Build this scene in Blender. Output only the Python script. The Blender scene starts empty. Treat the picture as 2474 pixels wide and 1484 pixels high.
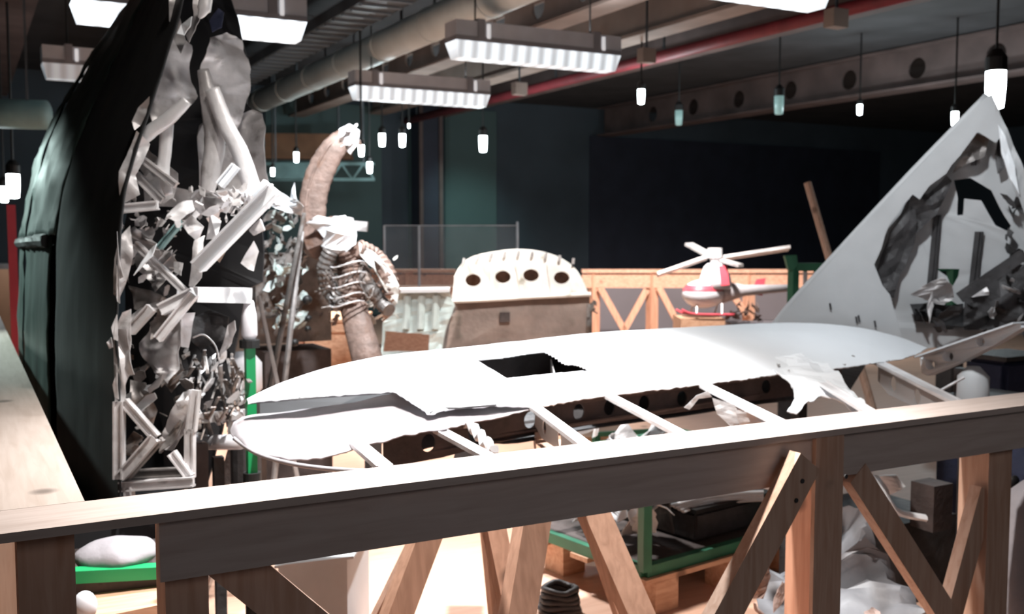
import bpy, bmesh, math, random
from mathutils import Vector, Matrix, noise, geometry
R = random.Random(7)
S = bpy.context.scene
COL = S.collection
# ------------------------------------------------------------------ camera
F = 2450.0; CX, CY = 1237.0, 742.0
EYE = 1.65; YAW = math.radians(28.4); PIT = math.atan(177/F)
C0 = Vector((0, 0, EYE))
fwd = Vector((math.sin(YAW)*math.cos(PIT), math.cos(YAW)*math.cos(PIT), -math.sin(PIT)))
rgt = Vector((math.cos(YAW), -math.sin(YAW), 0))
upv = rgt.cross(fwd)
cam_d = bpy.data.cameras.new('camera'); cam = bpy.data.objects.new('camera', cam_d); COL.objects.link(cam)
cam_d.sensor_width = 36; cam_d.lens = 36*F/2474; cam_d.clip_start = .05; cam_d.clip_end = 200
m = Matrix((rgt, upv, -fwd)).transposed().to_4x4(); m.translation = C0
cam.matrix_world = m
S.camera = cam
cam_d.dof.use_dof = True; cam_d.dof.focus_distance = 1.8; cam_d.dof.aperture_fstop = 6.3
S.view_settings.view_transform = 'Standard'; S.view_settings.look = 'None'
S.view_settings.gamma = 1; S.view_settings.use_curve_mapping = False
S.view_settings.exposure = 0.0
def P(px, py, d):
    return C0 + d*(fwd + (px-CX)/F*rgt + (CY-py)/F*upv)
def PZ(px, py, z):
    r = fwd + (px-CX)/F*rgt + (CY-py)/F*upv
    return C0 + r*((z-EYE)/r.z)
def PY(px, py, y):
    r = fwd + (px-CX)/F*rgt + (CY-py)/F*upv
    return C0 + r*(y/r.y)
# ------------------------------------------------------------------ world + lights
w = bpy.data.worlds.new('world'); S.world = w; w.use_nodes = True
w.node_tree.nodes['Background'].inputs[0].default_value = (.55, .7, .75, 1)
w.node_tree.nodes['Background'].inputs[1].default_value = .02
def lamp(kind, loc, energy, color=(1, 1, 1), target=None, size=.1, angle=60, blend=.6, sy=None):
    l = bpy.data.lights.new('lamp_light', kind); l.energy = energy; l.color = color
    if kind == 'SPOT': l.spot_size = math.radians(angle); l.spot_blend = blend; l.shadow_soft_size = size
    elif kind == 'AREA':
        l.size = size
        if sy: l.shape = 'RECTANGLE'; l.size_y = sy
    else: l.shadow_soft_size = size
    o = bpy.data.objects.new('lamp_light', l); COL.objects.link(o); o.location = loc
    if target is not None: o.rotation_euler = (Vector(target)-Vector(loc)).to_track_quat('-Z', 'Y').to_euler()
    return o
COOL = (.93, .97, 1.0); WARM = (1, .93, .86)
# spotlights on the ceiling tracks that light the exhibits
a = P(1250, 600, 4.6); lamp('SPOT', (a.x, a.y, 3.7), 1700, COOL, P(1200, 960, 3.8), .08, 62, .9)
a = P(900, 500, 6.4); lamp('SPOT', (a.x, a.y, 3.7), 1100, (1, .97, .95), PZ(1230, 1350, 0), .08, 50, .9)
a = P(1900, 500, 3.6); lamp('SPOT', (a.x, a.y, 3.7), 330, COOL, P(2150, 620, 5.6), .1, 56, .8)
a = P(900, 500, 2.4); lamp('SPOT', (a.x, a.y, 3.7), 70, WARM, P(500, 470, 3.8), .12, 50, .9)
a = P(850, 500, 4.6); lamp('SPOT', (a.x, a.y, 3.7), 900, COOL, P(780, 600, 6.2), .08, 50, .8)
a = P(1480, 500, 7.2); lamp('SPOT', (a.x, a.y, 3.7), 1300, (1, .98, .95), P(1230, 660, 9.2), .08, 60, .8)
a = P(1650, 500, 11); lamp('SPOT', (a.x, a.y, 3.6), 1900, (1, .93, .88), P(1650, 760, 14.5), .1, 75, .8)
a = P(760, 500, 8.7); lamp('SPOT', (a.x, a.y, 3.6), 1500, (1, .93, .88), P(860, 880, 8.8), .1, 80, .8)
a = P(1110, 300, 16.5); lamp('SPOT', (a.x, a.y, 3.9), 420, (.62, 1, .95), PY(1128, 560, 19), .1, 34, 1)
a = P(-60, 500, 7.2); lamp('SPOT', (a.x-1.2, a.y+.2, 3.0), 620, (.78, 1, .95), P(100, 800, 5.4), .1, 38, .8)
for px, py, d, e in ((1167, 346, 15, 70), (940, 337, 15, 70), (1549, 232, 13, 60), (2307, 285, 13, 70), (2077, 264, 14, 60), (32, 447, 10, 25)):
    a = P(px, py, d); lamp('POINT', a-Vector((0, 0, .35)), e, (.8, .95, 1), None, .08)
a = P(1130, 600, 2.85); lamp('SPOT', (a.x, a.y+.15, 3.75), 1250, (1, .95, .91), (P(1560, 1120, 2.6).x, 2.7, 1.05), .06, 88, 1)
# added soft fill, unseen, that brightens the front of the railing
lamp('AREA', (2.8, -2.0, 4.2), 52, (1, .93, .95), (2.5, 3.0, .8), 3.0)

# ------------------------------------------------------------------ materials
def mat(name, col, rough=.6, metal=0, var=.15, scale=6, bump=.0, bscale=30, emit=0, ecol=None, alpha=None, dirt=None, stretch=(1, 1, 1)):
    m = bpy.data.materials.new(name); m.use_nodes = True; nt = m.node_tree; N = nt.nodes; L = nt.links
    b = N['Principled BSDF']; b.inputs['Roughness'].default_value = rough; b.inputs['Metallic'].default_value = metal
    tc = N.new('ShaderNodeTexCoord'); mp = N.new('ShaderNodeMapping'); L.new(tc.outputs['Object'], mp.inputs[0]); mp.inputs['Scale'].default_value = stretch
    n = N.new('ShaderNodeTexNoise'); n.inputs['Scale'].default_value = scale; n.inputs['Detail'].default_value = 5; L.new(mp.outputs[0], n.inputs[0])
    r = N.new('ShaderNodeValToRGB'); L.new(n.outputs['Fac'], r.inputs[0])
    lo = [c*(1-var) for c in col]; hi = [min(1, c*(1+var)) for c in col]
    r.color_ramp.elements[0].position = .3; r.color_ramp.elements[1].position = .7
    r.color_ramp.elements[0].color = (*lo, 1); r.color_ramp.elements[1].color = (*hi, 1)
    out = r.outputs[0]
    if dirt:
        n2 = N.new('ShaderNodeTexNoise'); n2.inputs['Scale'].default_value = dirt[1]; n2.inputs['Detail'].default_value = 8; L.new(mp.outputs[0], n2.inputs[0])
        r2 = N.new('ShaderNodeValToRGB'); L.new(n2.outputs['Fac'], r2.inputs[0])
        r2.color_ramp.elements[0].position = dirt[2]; r2.color_ramp.elements[1].position = dirt[2]+.12
        mx = N.new('ShaderNodeMix'); mx.data_type = 'RGBA'
        L.new(r2.outputs[0], mx.inputs[0]); L.new(out, mx.inputs[6]); mx.inputs[7].default_value = (*dirt[0], 1); out = mx.outputs[2]
    L.new(out, b.inputs['Base Color'])
    if bump:
        n3 = N.new('ShaderNodeTexNoise'); n3.inputs['Scale'].default_value = bscale; n3.inputs['Detail'].default_value = 4; L.new(mp.outputs[0], n3.inputs[0])
        bp = N.new('ShaderNodeBump'); bp.inputs['Strength'].default_value = bump; bp.inputs['Distance'].default_value = .02
        L.new(n3.outputs['Fac'], bp.inputs['Height']); L.new(bp.outputs[0], b.inputs['Normal'])
    if emit:
        b.inputs['Emission Color'].default_value = (*(ecol or col), 1); b.inputs['Emission Strength'].default_value = emit
    if alpha is not None:
        b.inputs['Alpha'].default_value = alpha
    return m
def wood(name, col, dark, rough=.65, along='X'):
    m = bpy.data.materials.new(name); m.use_nodes = True; nt = m.node_tree; N = nt.nodes; L = nt.links
    b = N['Principled BSDF']; b.inputs['Roughness'].default_value = rough
    tc = N.new('ShaderNodeTexCoord'); mp = N.new('ShaderNodeMapping'); L.new(tc.outputs['Object'], mp.inputs[0])
    mp.inputs['Scale'].default_value = {'X': (1.2, 14, 14), 'Y': (14, 1.2, 14), 'Z': (14, 14, 1.2)}[along]
    n = N.new('ShaderNodeTexNoise'); n.inputs['Scale'].default_value = 3; n.inputs['Detail'].default_value = 6; n.inputs['Distortion'].default_value = .6; L.new(mp.outputs[0], n.inputs[0])
    r = N.new('ShaderNodeValToRGB'); L.new(n.outputs['Fac'], r.inputs[0])
    r.color_ramp.elements[0].position = .3; r.color_ramp.elements[1].position = .62
    r.color_ramp.elements[0].color = (*dark, 1); r.color_ramp.elements[1].color = (*col, 1)
    v = N.new('ShaderNodeTexVoronoi'); v.inputs['Scale'].default_value = 2.2; L.new(tc.outputs['Object'], v.inputs[0])
    rv = N.new('ShaderNodeValToRGB'); rv.color_ramp.elements[0].position = .045; rv.color_ramp.elements[1].position = .09; L.new(v.outputs['Distance'], rv.inputs[0])
    mx = N.new('ShaderNodeMix'); mx.data_type = 'RGBA'; L.new(rv.outputs[0], mx.inputs[0]); mx.inputs[6].default_value = (*[c*.45 for c in dark], 1); L.new(r.outputs[0], mx.inputs[7])
    L.new(mx.outputs[2], b.inputs['Base Color'])
    bp = N.new('ShaderNodeBump'); bp.inputs['Strength'].default_value = .15; L.new(n.outputs['Fac'], bp.inputs['Height']); L.new(bp.outputs[0], b.inputs['Normal'])
    return m
M = {}
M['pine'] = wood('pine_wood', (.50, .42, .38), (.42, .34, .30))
M['pine_y'] = wood('pine_wood_lengthwise', (.50, .42, .37), (.42, .34, .29), along='Y')
M['pine_z'] = wood('pine_wood_upright', (.54, .36, .27), (.42, .25, .17), along='Z')  # redder tone puts warm floor bounce on the railing posts into the colour
M['redpine'] = wood('reddish_pine', (.66, .36, .24), (.50, .24, .15), along='Z')
M['redpine_x'] = wood('reddish_pine_beam', (.68, .38, .26), (.52, .26, .17), along='X')
M['floor'] = wood('floor_boards', (.66, .42, .31), (.57, .34, .24), .5)
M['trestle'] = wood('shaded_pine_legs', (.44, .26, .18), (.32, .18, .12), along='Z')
M['dark_floor'] = mat('dark_unseen_floor', (.03, .03, .034), .95, 0, .2, 20, .3, 60)
M['crate'] = wood('crate_wood', (.62, .38, .25), (.46, .25, .15), .6)
M['white'] = mat('white_aircraft_paint', (.80, .83, .86), .45, 0, .03, 3, .08, 12, dirt=((.35, .34, .34), 9, .72))
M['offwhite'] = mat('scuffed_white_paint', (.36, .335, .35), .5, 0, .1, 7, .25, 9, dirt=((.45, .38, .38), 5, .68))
M['fin'] = mat('grey_tail_paint', (.42, .43, .44), .5, 0, .06, 4, .1, 8, dirt=((.22, .22, .22), 14, .74))
M['alu'] = mat('bare_aluminium', (.56, .54, .54), .42, .35, .2, 9, .35, 14, dirt=((.25, .23, .22), 11, .6))
M['alu_l'] = mat('bright_aluminium', (.74, .73, .74), .4, .2, .1, 8, .25, 16, dirt=((.4, .38, .37), 14, .7))
M['alu_d'] = mat('stained_aluminium', (.24, .22, .21), .5, .4, .35, 10, .5, 16, dirt=((.12, .08, .06), 7, .52))
M['rust'] = mat('rusty_brown_steel', (.22, .15, .125), .6, .1, .3, 14, .4, 30, dirt=((.18, .10, .07), 9, .55))
M['black'] = mat('black_shade_and_paint', (.012, .012, .014), .7, 0, .3, 5)  # black parts, and shade put in as colour inside openings
M['dark'] = mat('dark_metal', (.05, .048, .05), .55, .2, .4, 8, .3)
M['brown_d'] = mat('dark_brown_metal', (.06, .045, .042), .6, .1, .4, 8, .3)
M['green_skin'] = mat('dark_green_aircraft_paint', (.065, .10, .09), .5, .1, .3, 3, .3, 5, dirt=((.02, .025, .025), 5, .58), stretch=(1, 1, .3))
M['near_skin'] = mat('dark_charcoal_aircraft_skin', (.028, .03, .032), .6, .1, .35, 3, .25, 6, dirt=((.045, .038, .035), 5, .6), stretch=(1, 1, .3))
M['green'] = mat('green_enamel', (.01, .30, .10), .4, 0, .1, 5)
M['green_d'] = mat('dull_green_enamel', (.03, .16, .09), .5, 0, .2, 5)
M['red'] = mat('red_pipe_paint', (.20, .02, .028), .6, 0, .2, 4)
M['redstripe'] = mat('red_stripe_paint', (.6, .07, .1), .4, 0, .1, 4)
M['wall'] = mat('dark_blue_wall', (.05, .068, .085), .8, 0, .25, .6)
M['wall2'] = mat('teal_grey_wall', (.07, .115, .115), .8, 0, .15, .6)
M['navy'] = mat('navy_column_paint', (.02, .024, .04), .7, 0, .2, 2)
M['ceil'] = mat('dark_ceiling', (.035, .035, .038), .85, 0, .3, 1.5)
M['tan'] = mat('tan_ceiling_beam', (.28, .22, .19), .8, 0, .2, 2)
M['tan_d'] = mat('brown_ceiling_beam', (.10, .07, .065), .8, 0, .3, 2)
M['duct'] = mat('galvanised_duct', (.58, .62, .60), .5, .1, .1, 3, .05)
M['duct_d'] = mat('dark_cable_tray', (.08, .09, .10), .5, .3, .3, 3)
M['rungm'] = mat('blue_grey_tray_rung', (.16, .20, .24), .5, .1, .1, 5)
M['lamp_grey'] = mat('lamp_housing_grey', (.58, .60, .64), .6, 0, .08, 5)
M['lamp_dark'] = mat('lamp_housing_band', (.26, .26, .28), .6, 0, .1, 5)
M['clip'] = mat('lamp_clip_glow', (.8, .8, .82), .3, 0, .03, 5, emit=.6)  # clips glow a little to look brightly lit
M['lampblack'] = mat('lamp_black', (.01, .01, .01), .5)
M['glow'] = mat('spotlight_lens', (1, 1, 1), .3, emit=14, ecol=(.85, .97, 1))
M['glow_big'] = mat('large_spotlight_lens', (1, 1, 1), .3, emit=26, ecol=(.85, .95, 1))
M['dim'] = mat('dim_lens', (.2, .3, .3), .3, emit=.35, ecol=(.45, .75, .72))  # faint glow given to unlit lenses for the light they reflect
M['mint'] = mat('pale_mint_metal', (.52, .60, .58), .5, .1, .2, 6, .2, dirt=((.3, .34, .34), 6, .55), stretch=(1, 1, .4))
M['cream'] = mat('cream_bulkhead_paint', (.78, .77, .73), .5, 0, .12, 6, .15, dirt=((.32, .29, .22), 7, .62))
M['bulk'] = mat('weathered_brown_panel', (.23, .175, .15), .65, 0, .3, 4, .3, 20, dirt=((.14, .11, .09), 5, .6))
M['greybox'] = mat('grey_painted_sheet', (.55, .56, .57), .6, 0, .08, 4)
M['plastic'] = mat('white_plastic', (.72, .72, .76), .4, 0, .04, 4)
M['bag'] = mat('pale_cloth', (.28, .26, .275), .8, 0, .1, 6, .5, 10)
M['sheetm'] = mat('shaded_plastic_sheet', (.17, .17, .18), .5, 0, .15, 5, .3, 8)  # white sheet, darkened in its colour for the dim corner
M['navycloth'] = mat('navy_cover', (.02, .026, .06), .8, 0, .3, 5, .4)
M['teal'] = mat('teal_machine_paint', (.16, .27, .27), .6, 0, .2, 5)
M['orangeb'] = mat('orange_brown_paint', (.22, .11, .06), .7, 0, .25, 2)
M['wallrose'] = mat('grey_rose_wall', (.20, .17, .18), .7, 0, .1, 1)
M['glassm'] = mat('showcase_glass', (.5, .6, .68), .05, alpha=.10)
M['glass_edge'] = mat('showcase_glass_edge', (.45, .5, .55), .3)
# louvred light diffuser: lit cells between darker slats, drawn along the lamp's length
def diffuser(name, strength):
    m = bpy.data.materials.new(name); m.use_nodes = True; nt = m.node_tree; N = nt.nodes; L = nt.links
    b = N['Principled BSDF']; b.inputs['Base Color'].default_value = (.7, .75, .8, 1)
    tc = N.new('ShaderNodeTexCoord'); wv = N.new('ShaderNodeTexWave'); wv.bands_direction = 'X'; wv.inputs['Scale'].default_value = 2.4
    L.new(tc.outputs['Object'], wv.inputs[0])
    r = N.new('ShaderNodeMapRange'); L.new(wv.outputs['Fac'], r.inputs[0]); r.inputs[3].default_value = strength*.55; r.inputs[4].default_value = strength*1.35
    b.inputs['Emission Color'].default_value = (.86, .94, 1, 1); L.new(r.outputs[0], b.inputs['Emission Strength'])
    return m
M['diff'] = diffuser('lit_louvre', .85); M['diff_hot'] = diffuser('bright_lit_louvre', 1.9); M['diff_off'] = diffuser('unlit_louvre', .18)  # the unlit louvre is given a faint glow as well

# ------------------------------------------------------------------ helpers
def tag(o, label=None, cat=None, group=None, kind=None):
    if label: o['label'] = label
    if cat: o['category'] = cat
    if group: o['group'] = group
    if kind: o['kind'] = kind
    return o
def rootof(p):
    while p.parent: p = p.parent
    return p
STUFF = {'torn_tabs', 'crumpled_metal', 'dark_tangle', 'crumpled_scraps', 'brown_tangle', 'cables', 'engine_debris', 'corner_fittings', 'scraps', 'silver_scraps', 'dark_scraps', 'dome_studs', 'screw_heads', 'torn_edge'}
def obj(name, bm, material, parent=None, smooth=False, solid=0, label=None, auto=False):
    bmesh.ops.remove_doubles(bm, verts=bm.verts, dist=1e-5)
    bmesh.ops.recalc_face_normals(bm, faces=bm.faces)
    me = bpy.data.meshes.new(name)
    if parent: off = rootof(parent).location.copy()
    else:
        vs = [v.co for v in bm.verts]
        lo = Vector([min(v[i] for v in vs) for i in range(3)]); hi = Vector([max(v[i] for v in vs) for i in range(3)])
        off = (lo+hi)/2; off.z = lo.z
    bmesh.ops.translate(bm, verts=bm.verts, vec=-off)
    if smooth or auto:
        for f in bm.faces: f.smooth = True
    bm.to_mesh(me); bm.free()
    if auto: me.set_sharp_from_angle(angle=math.radians(48))
    me.materials.append(M[material])
    o = bpy.data.objects.new(name, me); COL.objects.link(o)
    if parent: o.parent = parent
    else: o.location = off
    if solid:
        s = o.modifiers.new('thickness', 'SOLIDIFY'); s.thickness = solid; s.offset = 0
    if label: o['label'] = label
    if parent and name in STUFF: o['kind'] = 'stuff'
    return o
def thing(name, loc, label, cat, group=None):
    o = bpy.data.objects.new(name, None); COL.objects.link(o); o.location = loc; o.empty_display_size = .1
    return tag(o, label, cat, group)
def struct(name, bm, material):
    return tag(obj(name, bm, material), kind='structure')
def BM(): return bmesh.new()
def box(bm, lo, hi):
    lo = Vector(lo); hi = Vector(hi); c = (lo+hi)/2
    r = bmesh.ops.create_cube(bm, size=1)
    bmesh.ops.scale(bm, vec=hi-lo, verts=r['verts']); bmesh.ops.translate(bm, vec=c, verts=r['verts'])
    return bm
def frame(p0, p1, up=(0, 0, 1)):
    z = (p1-p0).normalized(); u = Vector(up)
    if abs(z.dot(u)) > .97: u = Vector((0, 1, 0))
    x = u.cross(z).normalized(); y = z.cross(x)
    return x, y, z
def bar(bm, p0, p1, w, h, up=(0, 0, 1), w1=None, h1=None):
    "rectangular member from p0 to p1; w across, h along the up side"
    p0 = Vector(p0); p1 = Vector(p1); x, y, z = frame(p0, p1, up); vs = []
    for p, a, b in ((p0, w, h), (p1, w1 or w, h1 or h)):
        for sx, sy in ((-1, -1), (1, -1), (1, 1), (-1, 1)): vs.append(bm.verts.new(p+x*sx*a/2+y*sy*b/2))
    for f in ((3, 2, 1, 0), (4, 5, 6, 7), (0, 1, 5, 4), (1, 2, 6, 5), (2, 3, 7, 6), (3, 0, 4, 7)): bm.faces.new([vs[i] for i in f])
    return bm
def tube(bm, pts, rad, seg=12, flat=1, cap=True, ups=(0, 0, 1), wob=0):
    pts = [Vector(p) for p in pts]; n = len(pts); rings = []
    if not isinstance(rad, (list, tuple)): rad = [rad]*n
    for i, p in enumerate(pts):
        a = pts[max(0, i-1)]; b = pts[min(n-1, i+1)]; x, y, z = frame(a, b, ups); r = []
        for k in range(seg):
            t = 2*math.pi*k/seg; rr = rad[i]*(1+wob*(R.random()-.5))
            r.append(bm.verts.new(p+x*math.cos(t)*rr+y*math.sin(t)*rr*flat))
        rings.append(r)
    for i in range(n-1):
        for k in range(seg): bm.faces.new((rings[i][k], rings[i][(k+1) % seg], rings[i+1][(k+1) % seg], rings[i+1][k]))
    if cap: bm.faces.new(rings[0]); bm.faces.new(rings[-1])
    return bm
def smoothpath(pts, n=6):
    pts = [Vector(p) for p in pts]; out = []
    for i in range(len(pts)-1):
        p0 = pts[max(0, i-1)]; p1 = pts[i]; p2 = pts[i+1]; p3 = pts[min(len(pts)-1, i+2)]
        for k in range(n):
            t = k/n
            out.append(.5*((2*p1)+(p2-p0)*t+(2*p0-5*p1+4*p2-p3)*t*t+(3*p1-p0-3*p2+p3)*t**3))
    out.append(pts[-1]); return out
def ball(bm, c, r, sc=(1, 1, 1), seg=20, rings=12):
    v = bmesh.ops.create_uvsphere(bm, u_segments=seg, v_segments=rings, radius=r)['verts']
    bmesh.ops.scale(bm, vec=sc, verts=v); bmesh.ops.translate(bm, vec=c, verts=v); return bm
def plate(bm, outer, holes=(), th=.004, crumple=0, seed=0, cuts=0):
    "polygon with holes, given thickness along its normal, optionally crumpled"
    loops = [[Vector(p) for p in outer]]+[[Vector(p) for p in h] for h in holes]
    nrm = Vector((0, 0, 0)); L = loops[0]
    for i in range(len(L)): nrm += (L[i]-L[0]).cross(L[(i+1) % len(L)]-L[0])
    nrm.normalize()
    if nrm.dot(C0-L[0]) < 0: nrm = -nrm
    flat = [p for l in loops for p in l]
    tris = geometry.tessellate_polygon(loops)
    t = bmesh.new(); vv = [t.verts.new(p) for p in flat]
    for tr in tris:
        try: t.faces.new([vv[i] for i in tr])
        except ValueError: pass
    if cuts: bmesh.ops.subdivide_edges(t, edges=t.edges, cuts=cuts, use_grid_fill=True)
    t.verts.ensure_lookup_table()
    if crumple:
        for v in t.verts:
            q = v.co*9+Vector((seed*3.1, seed, 0))
            v.co += nrm*crumple*(noise.noise(q)*1.6+abs(noise.noise(q*2.7))*.8)+noise.noise_vector(q*1.3)*crumple*.35
    g = bmesh.ops.extrude_face_region(t, geom=list(t.faces))
    bmesh.ops.translate(t, vec=-nrm*th, verts=[e for e in g['geom'] if isinstance(e, bmesh.types.BMVert)])
    me = bpy.data.meshes.new('t'); t.to_mesh(me); t.free(); bm.from_mesh(me); bpy.data.meshes.remove(me)
    return bm
def circ(c, x, y, r, ry=None, n=16):
    return [c+x*math.cos(2*math.pi*k/n)*r+y*math.sin(2*math.pi*k/n)*(ry or r) for k in range(n)]
def pix(pts, d):
    "outline in the picture, carried by a plane or depth function"
    return [P(x, y, d(x, y) if callable(d) else d) for x, y in pts]
def lofted(rows, nu=6, nv=10, bulge=0, bdir=None, ragged=0, seed=0, rough=0, hole=None, lin=False):
    "surface through stations; each station is a list of 3D points; Catmull-Rom both ways"
    rows = [smoothpath(r, nv) for r in rows]; cols = list(zip(*rows)); sc_ = [smoothpath(c, nu) for c in cols]
    if lin:
        ln = [[c[min(int(k/nu), len(c)-2)].lerp(c[min(int(k/nu), len(c)-2)+1], k/nu-min(int(k/nu), len(c)-2)) for k in range(len(sc_[0]))] for c in cols]
        sc_ = [[a.lerp(b_, min(1, 2.2*j/(len(cols)-1))) for a, b_ in zip(sc_[j], ln[j])] for j in range(len(cols))]
    cols = sc_
    grid = list(zip(*cols)); bm = BM(); V = []; nr = len(grid); nc = len(grid[0])
    for i, r in enumerate(grid):
        l = []
        for j, p in enumerate(r):
            p = Vector(p)
            if bulge: p = p+(bdir or Vector((0, 0, 1)))*bulge*math.sin(math.pi*j/(nc-1))
            if rough: p = p+noise.noise_vector(p*8+Vector((seed, 0, 0)))*rough
            if ragged and j >= nc-2: p = p+noise.noise_vector(p*38+Vector((seed, 5, 0)))*ragged*(1 if j == nc-1 else .4)
            l.append(bm.verts.new(p))
        V.append(l)
    for i in range(nr-1):
        for j in range(nc-1):
            q = (V[i][j], V[i+1][j], V[i+1][j+1], V[i][j+1])
            if hole:
                c = (q[0].co+q[2].co)/2-C0; dd = c.dot(fwd)
                if hole(CX+F*c.dot(rgt)/dd, CY-F*c.dot(upv)/dd): continue
            bm.faces.new(q)
    return bm
def inside(poly):
    def f(x, y):
        c = False; j = len(poly)-1
        for i in range(len(poly)):
            a, b = poly[i], poly[j]
            if (a[1] > y) != (b[1] > y) and x < (b[0]-a[0])*(y-a[1])/(b[1]-a[1])+a[0]: c = not c
            j = i
        return c
    return f
def scrap(bm, c, s, ax=None):
    n = R.randint(4, 7); u = Vector((R.uniform(-1, 1), R.uniform(-1, 1), R.uniform(-1, 1))).normalized()
    v = u.orthogonal().normalized(); w_ = u.cross(v); asp = R.uniform(.25, .8)
    pts = [c+v*math.cos(2*math.pi*k/n)*s*R.uniform(.6, 1.1)+w_*math.sin(2*math.pi*k/n)*s*asp*R.uniform(.6, 1.1) for k in range(n)]
    plate(bm, pts, th=.003, crumple=s*.25, seed=R.random()*9, cuts=2); return bm
def wires(bm, c, r, n, th=.004):
    for _ in range(n):
        p = [c+Vector((R.uniform(-r, r), R.uniform(-r, r), R.uniform(-r, r))) for _ in range(4)]
        tube(bm, smoothpath(p, 5), th, 6)
    return bm

# ================================================================== SETTING
X0, X1, Y0, Y1, ZC = -9.0, 24.0, -4.0, 19.0, 4.4
struct('floor', box(BM(), (X0, 2.15, -.1), (X1, Y1, 0)), 'floor')
struct('floor', box(BM(), (X0, Y0, -.1), (X1, 2.149, 0)), 'dark_floor')  # unseen walkway floor, made dark to keep bounce off the railing
struct('ceiling', box(BM(), (X0, Y0, ZC), (X1, Y1, ZC+.1)), 'ceil')
struct('wall_back', box(BM(), (X0, Y1, -.1), (X1, Y1+.15, ZC+.1)), 'wall')
struct('wall_left', box(BM(), (X0-.15, Y0, -.1), (X0, Y1+.15, ZC+.1)), 'wall2')
struct('wall_right', box(BM(), (X1, Y0, -.1), (X1+.15, Y1+.15, ZC+.1)), 'wall')
struct('wall_front', box(BM(), (X0-.15, Y0-.15, -.1), (X1+.15, Y0, ZC+.1)), 'wall2')
# teal panels, one coloured for a spotlight wash, and navy column on the back wall
def wallpanel(n, x0, x1, y0, y1, th, matn):
    a = PY(x0, y0, Y1-th); b = PY(x1, y1, Y1-th)
    return struct(n, box(BM(), (a.x, Y1-th, b.z), (b.x, Y1-.002, min(a.z, ZC-.005))), matn)
wallpanel('trim_1', 1075, 1200, 262, 700, .06, 'wall2')  # teal of the spotlight wash is put into this panel's colour
wallpanel('trim_2', 640, 925, 240, 760, .06, 'wall2')
wallpanel('trim_3', 988, 1012, 262, 700, .08, 'wall2')
c = BM(); a = PY(1014, 200, 18.3); b = PY(1068, 200, 18.3)
struct('trim_4', box(c, (a.x, 18.3, 0), (b.x, 18.75, ZC-.005)), 'navy')
for i, px in enumerate((1016, 1064)):
    a = PY(px, 250, 18.27); struct('trim_%d' % (5+i), box(BM(), (a.x-.035, 18.24, 0), (a.x+.035, 18.295, ZC-.005)), 'tan_d')
a = PY(1426, 300, Y1-.03); struct('trim_7', box(BM(), (a.x, Y1-.035, 0), (a.x+9, Y1-.002, 3.8)), 'navy')

# ---- ceiling beams, ducts and pipes (all run along the hall, parallel to the side railing)
def ybeam(name, px, py, z, w_, h, y0, y1, matn, label, cat, holes=0):
    a = PZ(px, py, z); r = thing(name, (a.x, (y0+y1)/2, z), label, cat)
    b = BM()
    if holes:
        n = int((y1-y0)/holes)
        for s in (-1,):
            outer = [Vector((a.x, y0, z)), Vector((a.x, y1, z)), Vector((a.x, y1, z+h)), Vector((a.x, y0, z+h))]
            hs = [circ(Vector((a.x, y0+(i+.5)*holes, z+h/2)), Vector((0, 1, 0)), Vector((0, 0, 1)), h*.28) for i in range(n)]
            plate(b, outer, hs, th=.03)
        obj('web', b, matn, r)
        obj('flange', box(BM(), (a.x-w_/2, y0, z-.03), (a.x+w_/2, y1, z)), matn, r)
        obj('flange', box(BM(), (a.x-w_/2, y0, z+h), (a.x+w_/2, y1, z+h+.03)), matn, r)
    else:
        obj('web', box(b, (a.x-w_*.25, y0, z+.04), (a.x+w_*.25, y1, z+h)), matn, r)
        obj('flange', box(BM(), (a.x-w_/2, y0, z), (a.x+w_/2, y1, z+.04)), matn, r)
    return r
ybeam('steel_beam', 1330, 60, 3.85, .30, .5, 2, Y1-.3, 'tan', 'tan steel ceiling beam with round holes above the middle hanging lamp', 'beam', .9)
ybeam('steel_beam', 1700, 50, 3.95, .34, .42, 2, Y1-.3, 'tan', 'pinkish tan ceiling beam just left of the dark red pipe', 'beam')
ybeam('steel_beam', 2250, 205, 3.8, .4, .55, 2, Y1-.3, 'tan_d', 'dark reddish brown holed ceiling beam above the tail fin', 'beam', 1.3)
ybeam('steel_beam', 2050, 40, 3.95, .3, .42, 2, Y1-.3, 'tan_d', 'dark brown ceiling beam between the red pipe and the holed beam', 'beam')
ybeam('steel_beam', 560, 60, 3.9, .34, .45, 2, Y1-.3, 'tan_d', 'dark brown ceiling beam left of the silver duct', 'beam')
ybeam('steel_beam', 30, 60, 3.9, .34, .45, 2, Y1-.3, 'tan_d', 'brown ceiling beam in the upper left corner', 'beam')
def ypipe(name, px, py, z, r, y0, y1, matn, label, cat, ribs=0):
    a = PZ(px, py, z); rt = thing(name, (a.x, (y0+y1)/2, z-r), label, cat)
    obj('pipe', tube(BM(), [(a.x, y0, z), (a.x, y1, z)], r, 20), matn, rt, smooth=True)
    k = y0+.2
    while ribs and k < y1: obj('rib', tube(BM(), [(a.x, k, z), (a.x, k+.04, z)], r*1.05, 20), matn, rt); k += ribs
    k = y0+1
    while k < y1: obj('hanger', box(BM(), (a.x-.01, k, z+r*.8), (a.x+.01, k+.03, ZC-.002)), 'duct_d', rt); k += 2.6
    return rt
ypipe('air_duct', 840, 150, 3.75, .17, 1.5, Y1-.4, 'duct', 'long pale grey round ventilation duct crossing the ceiling from upper middle to the left', 'duct', 1.3)
ypipe('red_pipe', 1070, 62, 3.88, .07, 1.5, Y1-.4, 'red', 'red ceiling pipe running beside the pale duct', 'pipe')
ypipe('red_pipe', 1720, 105, 3.85, .07, 1.5, Y1-.4, 'red', 'dark red ceiling pipe in the upper right, far from the duct', 'pipe')
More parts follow.
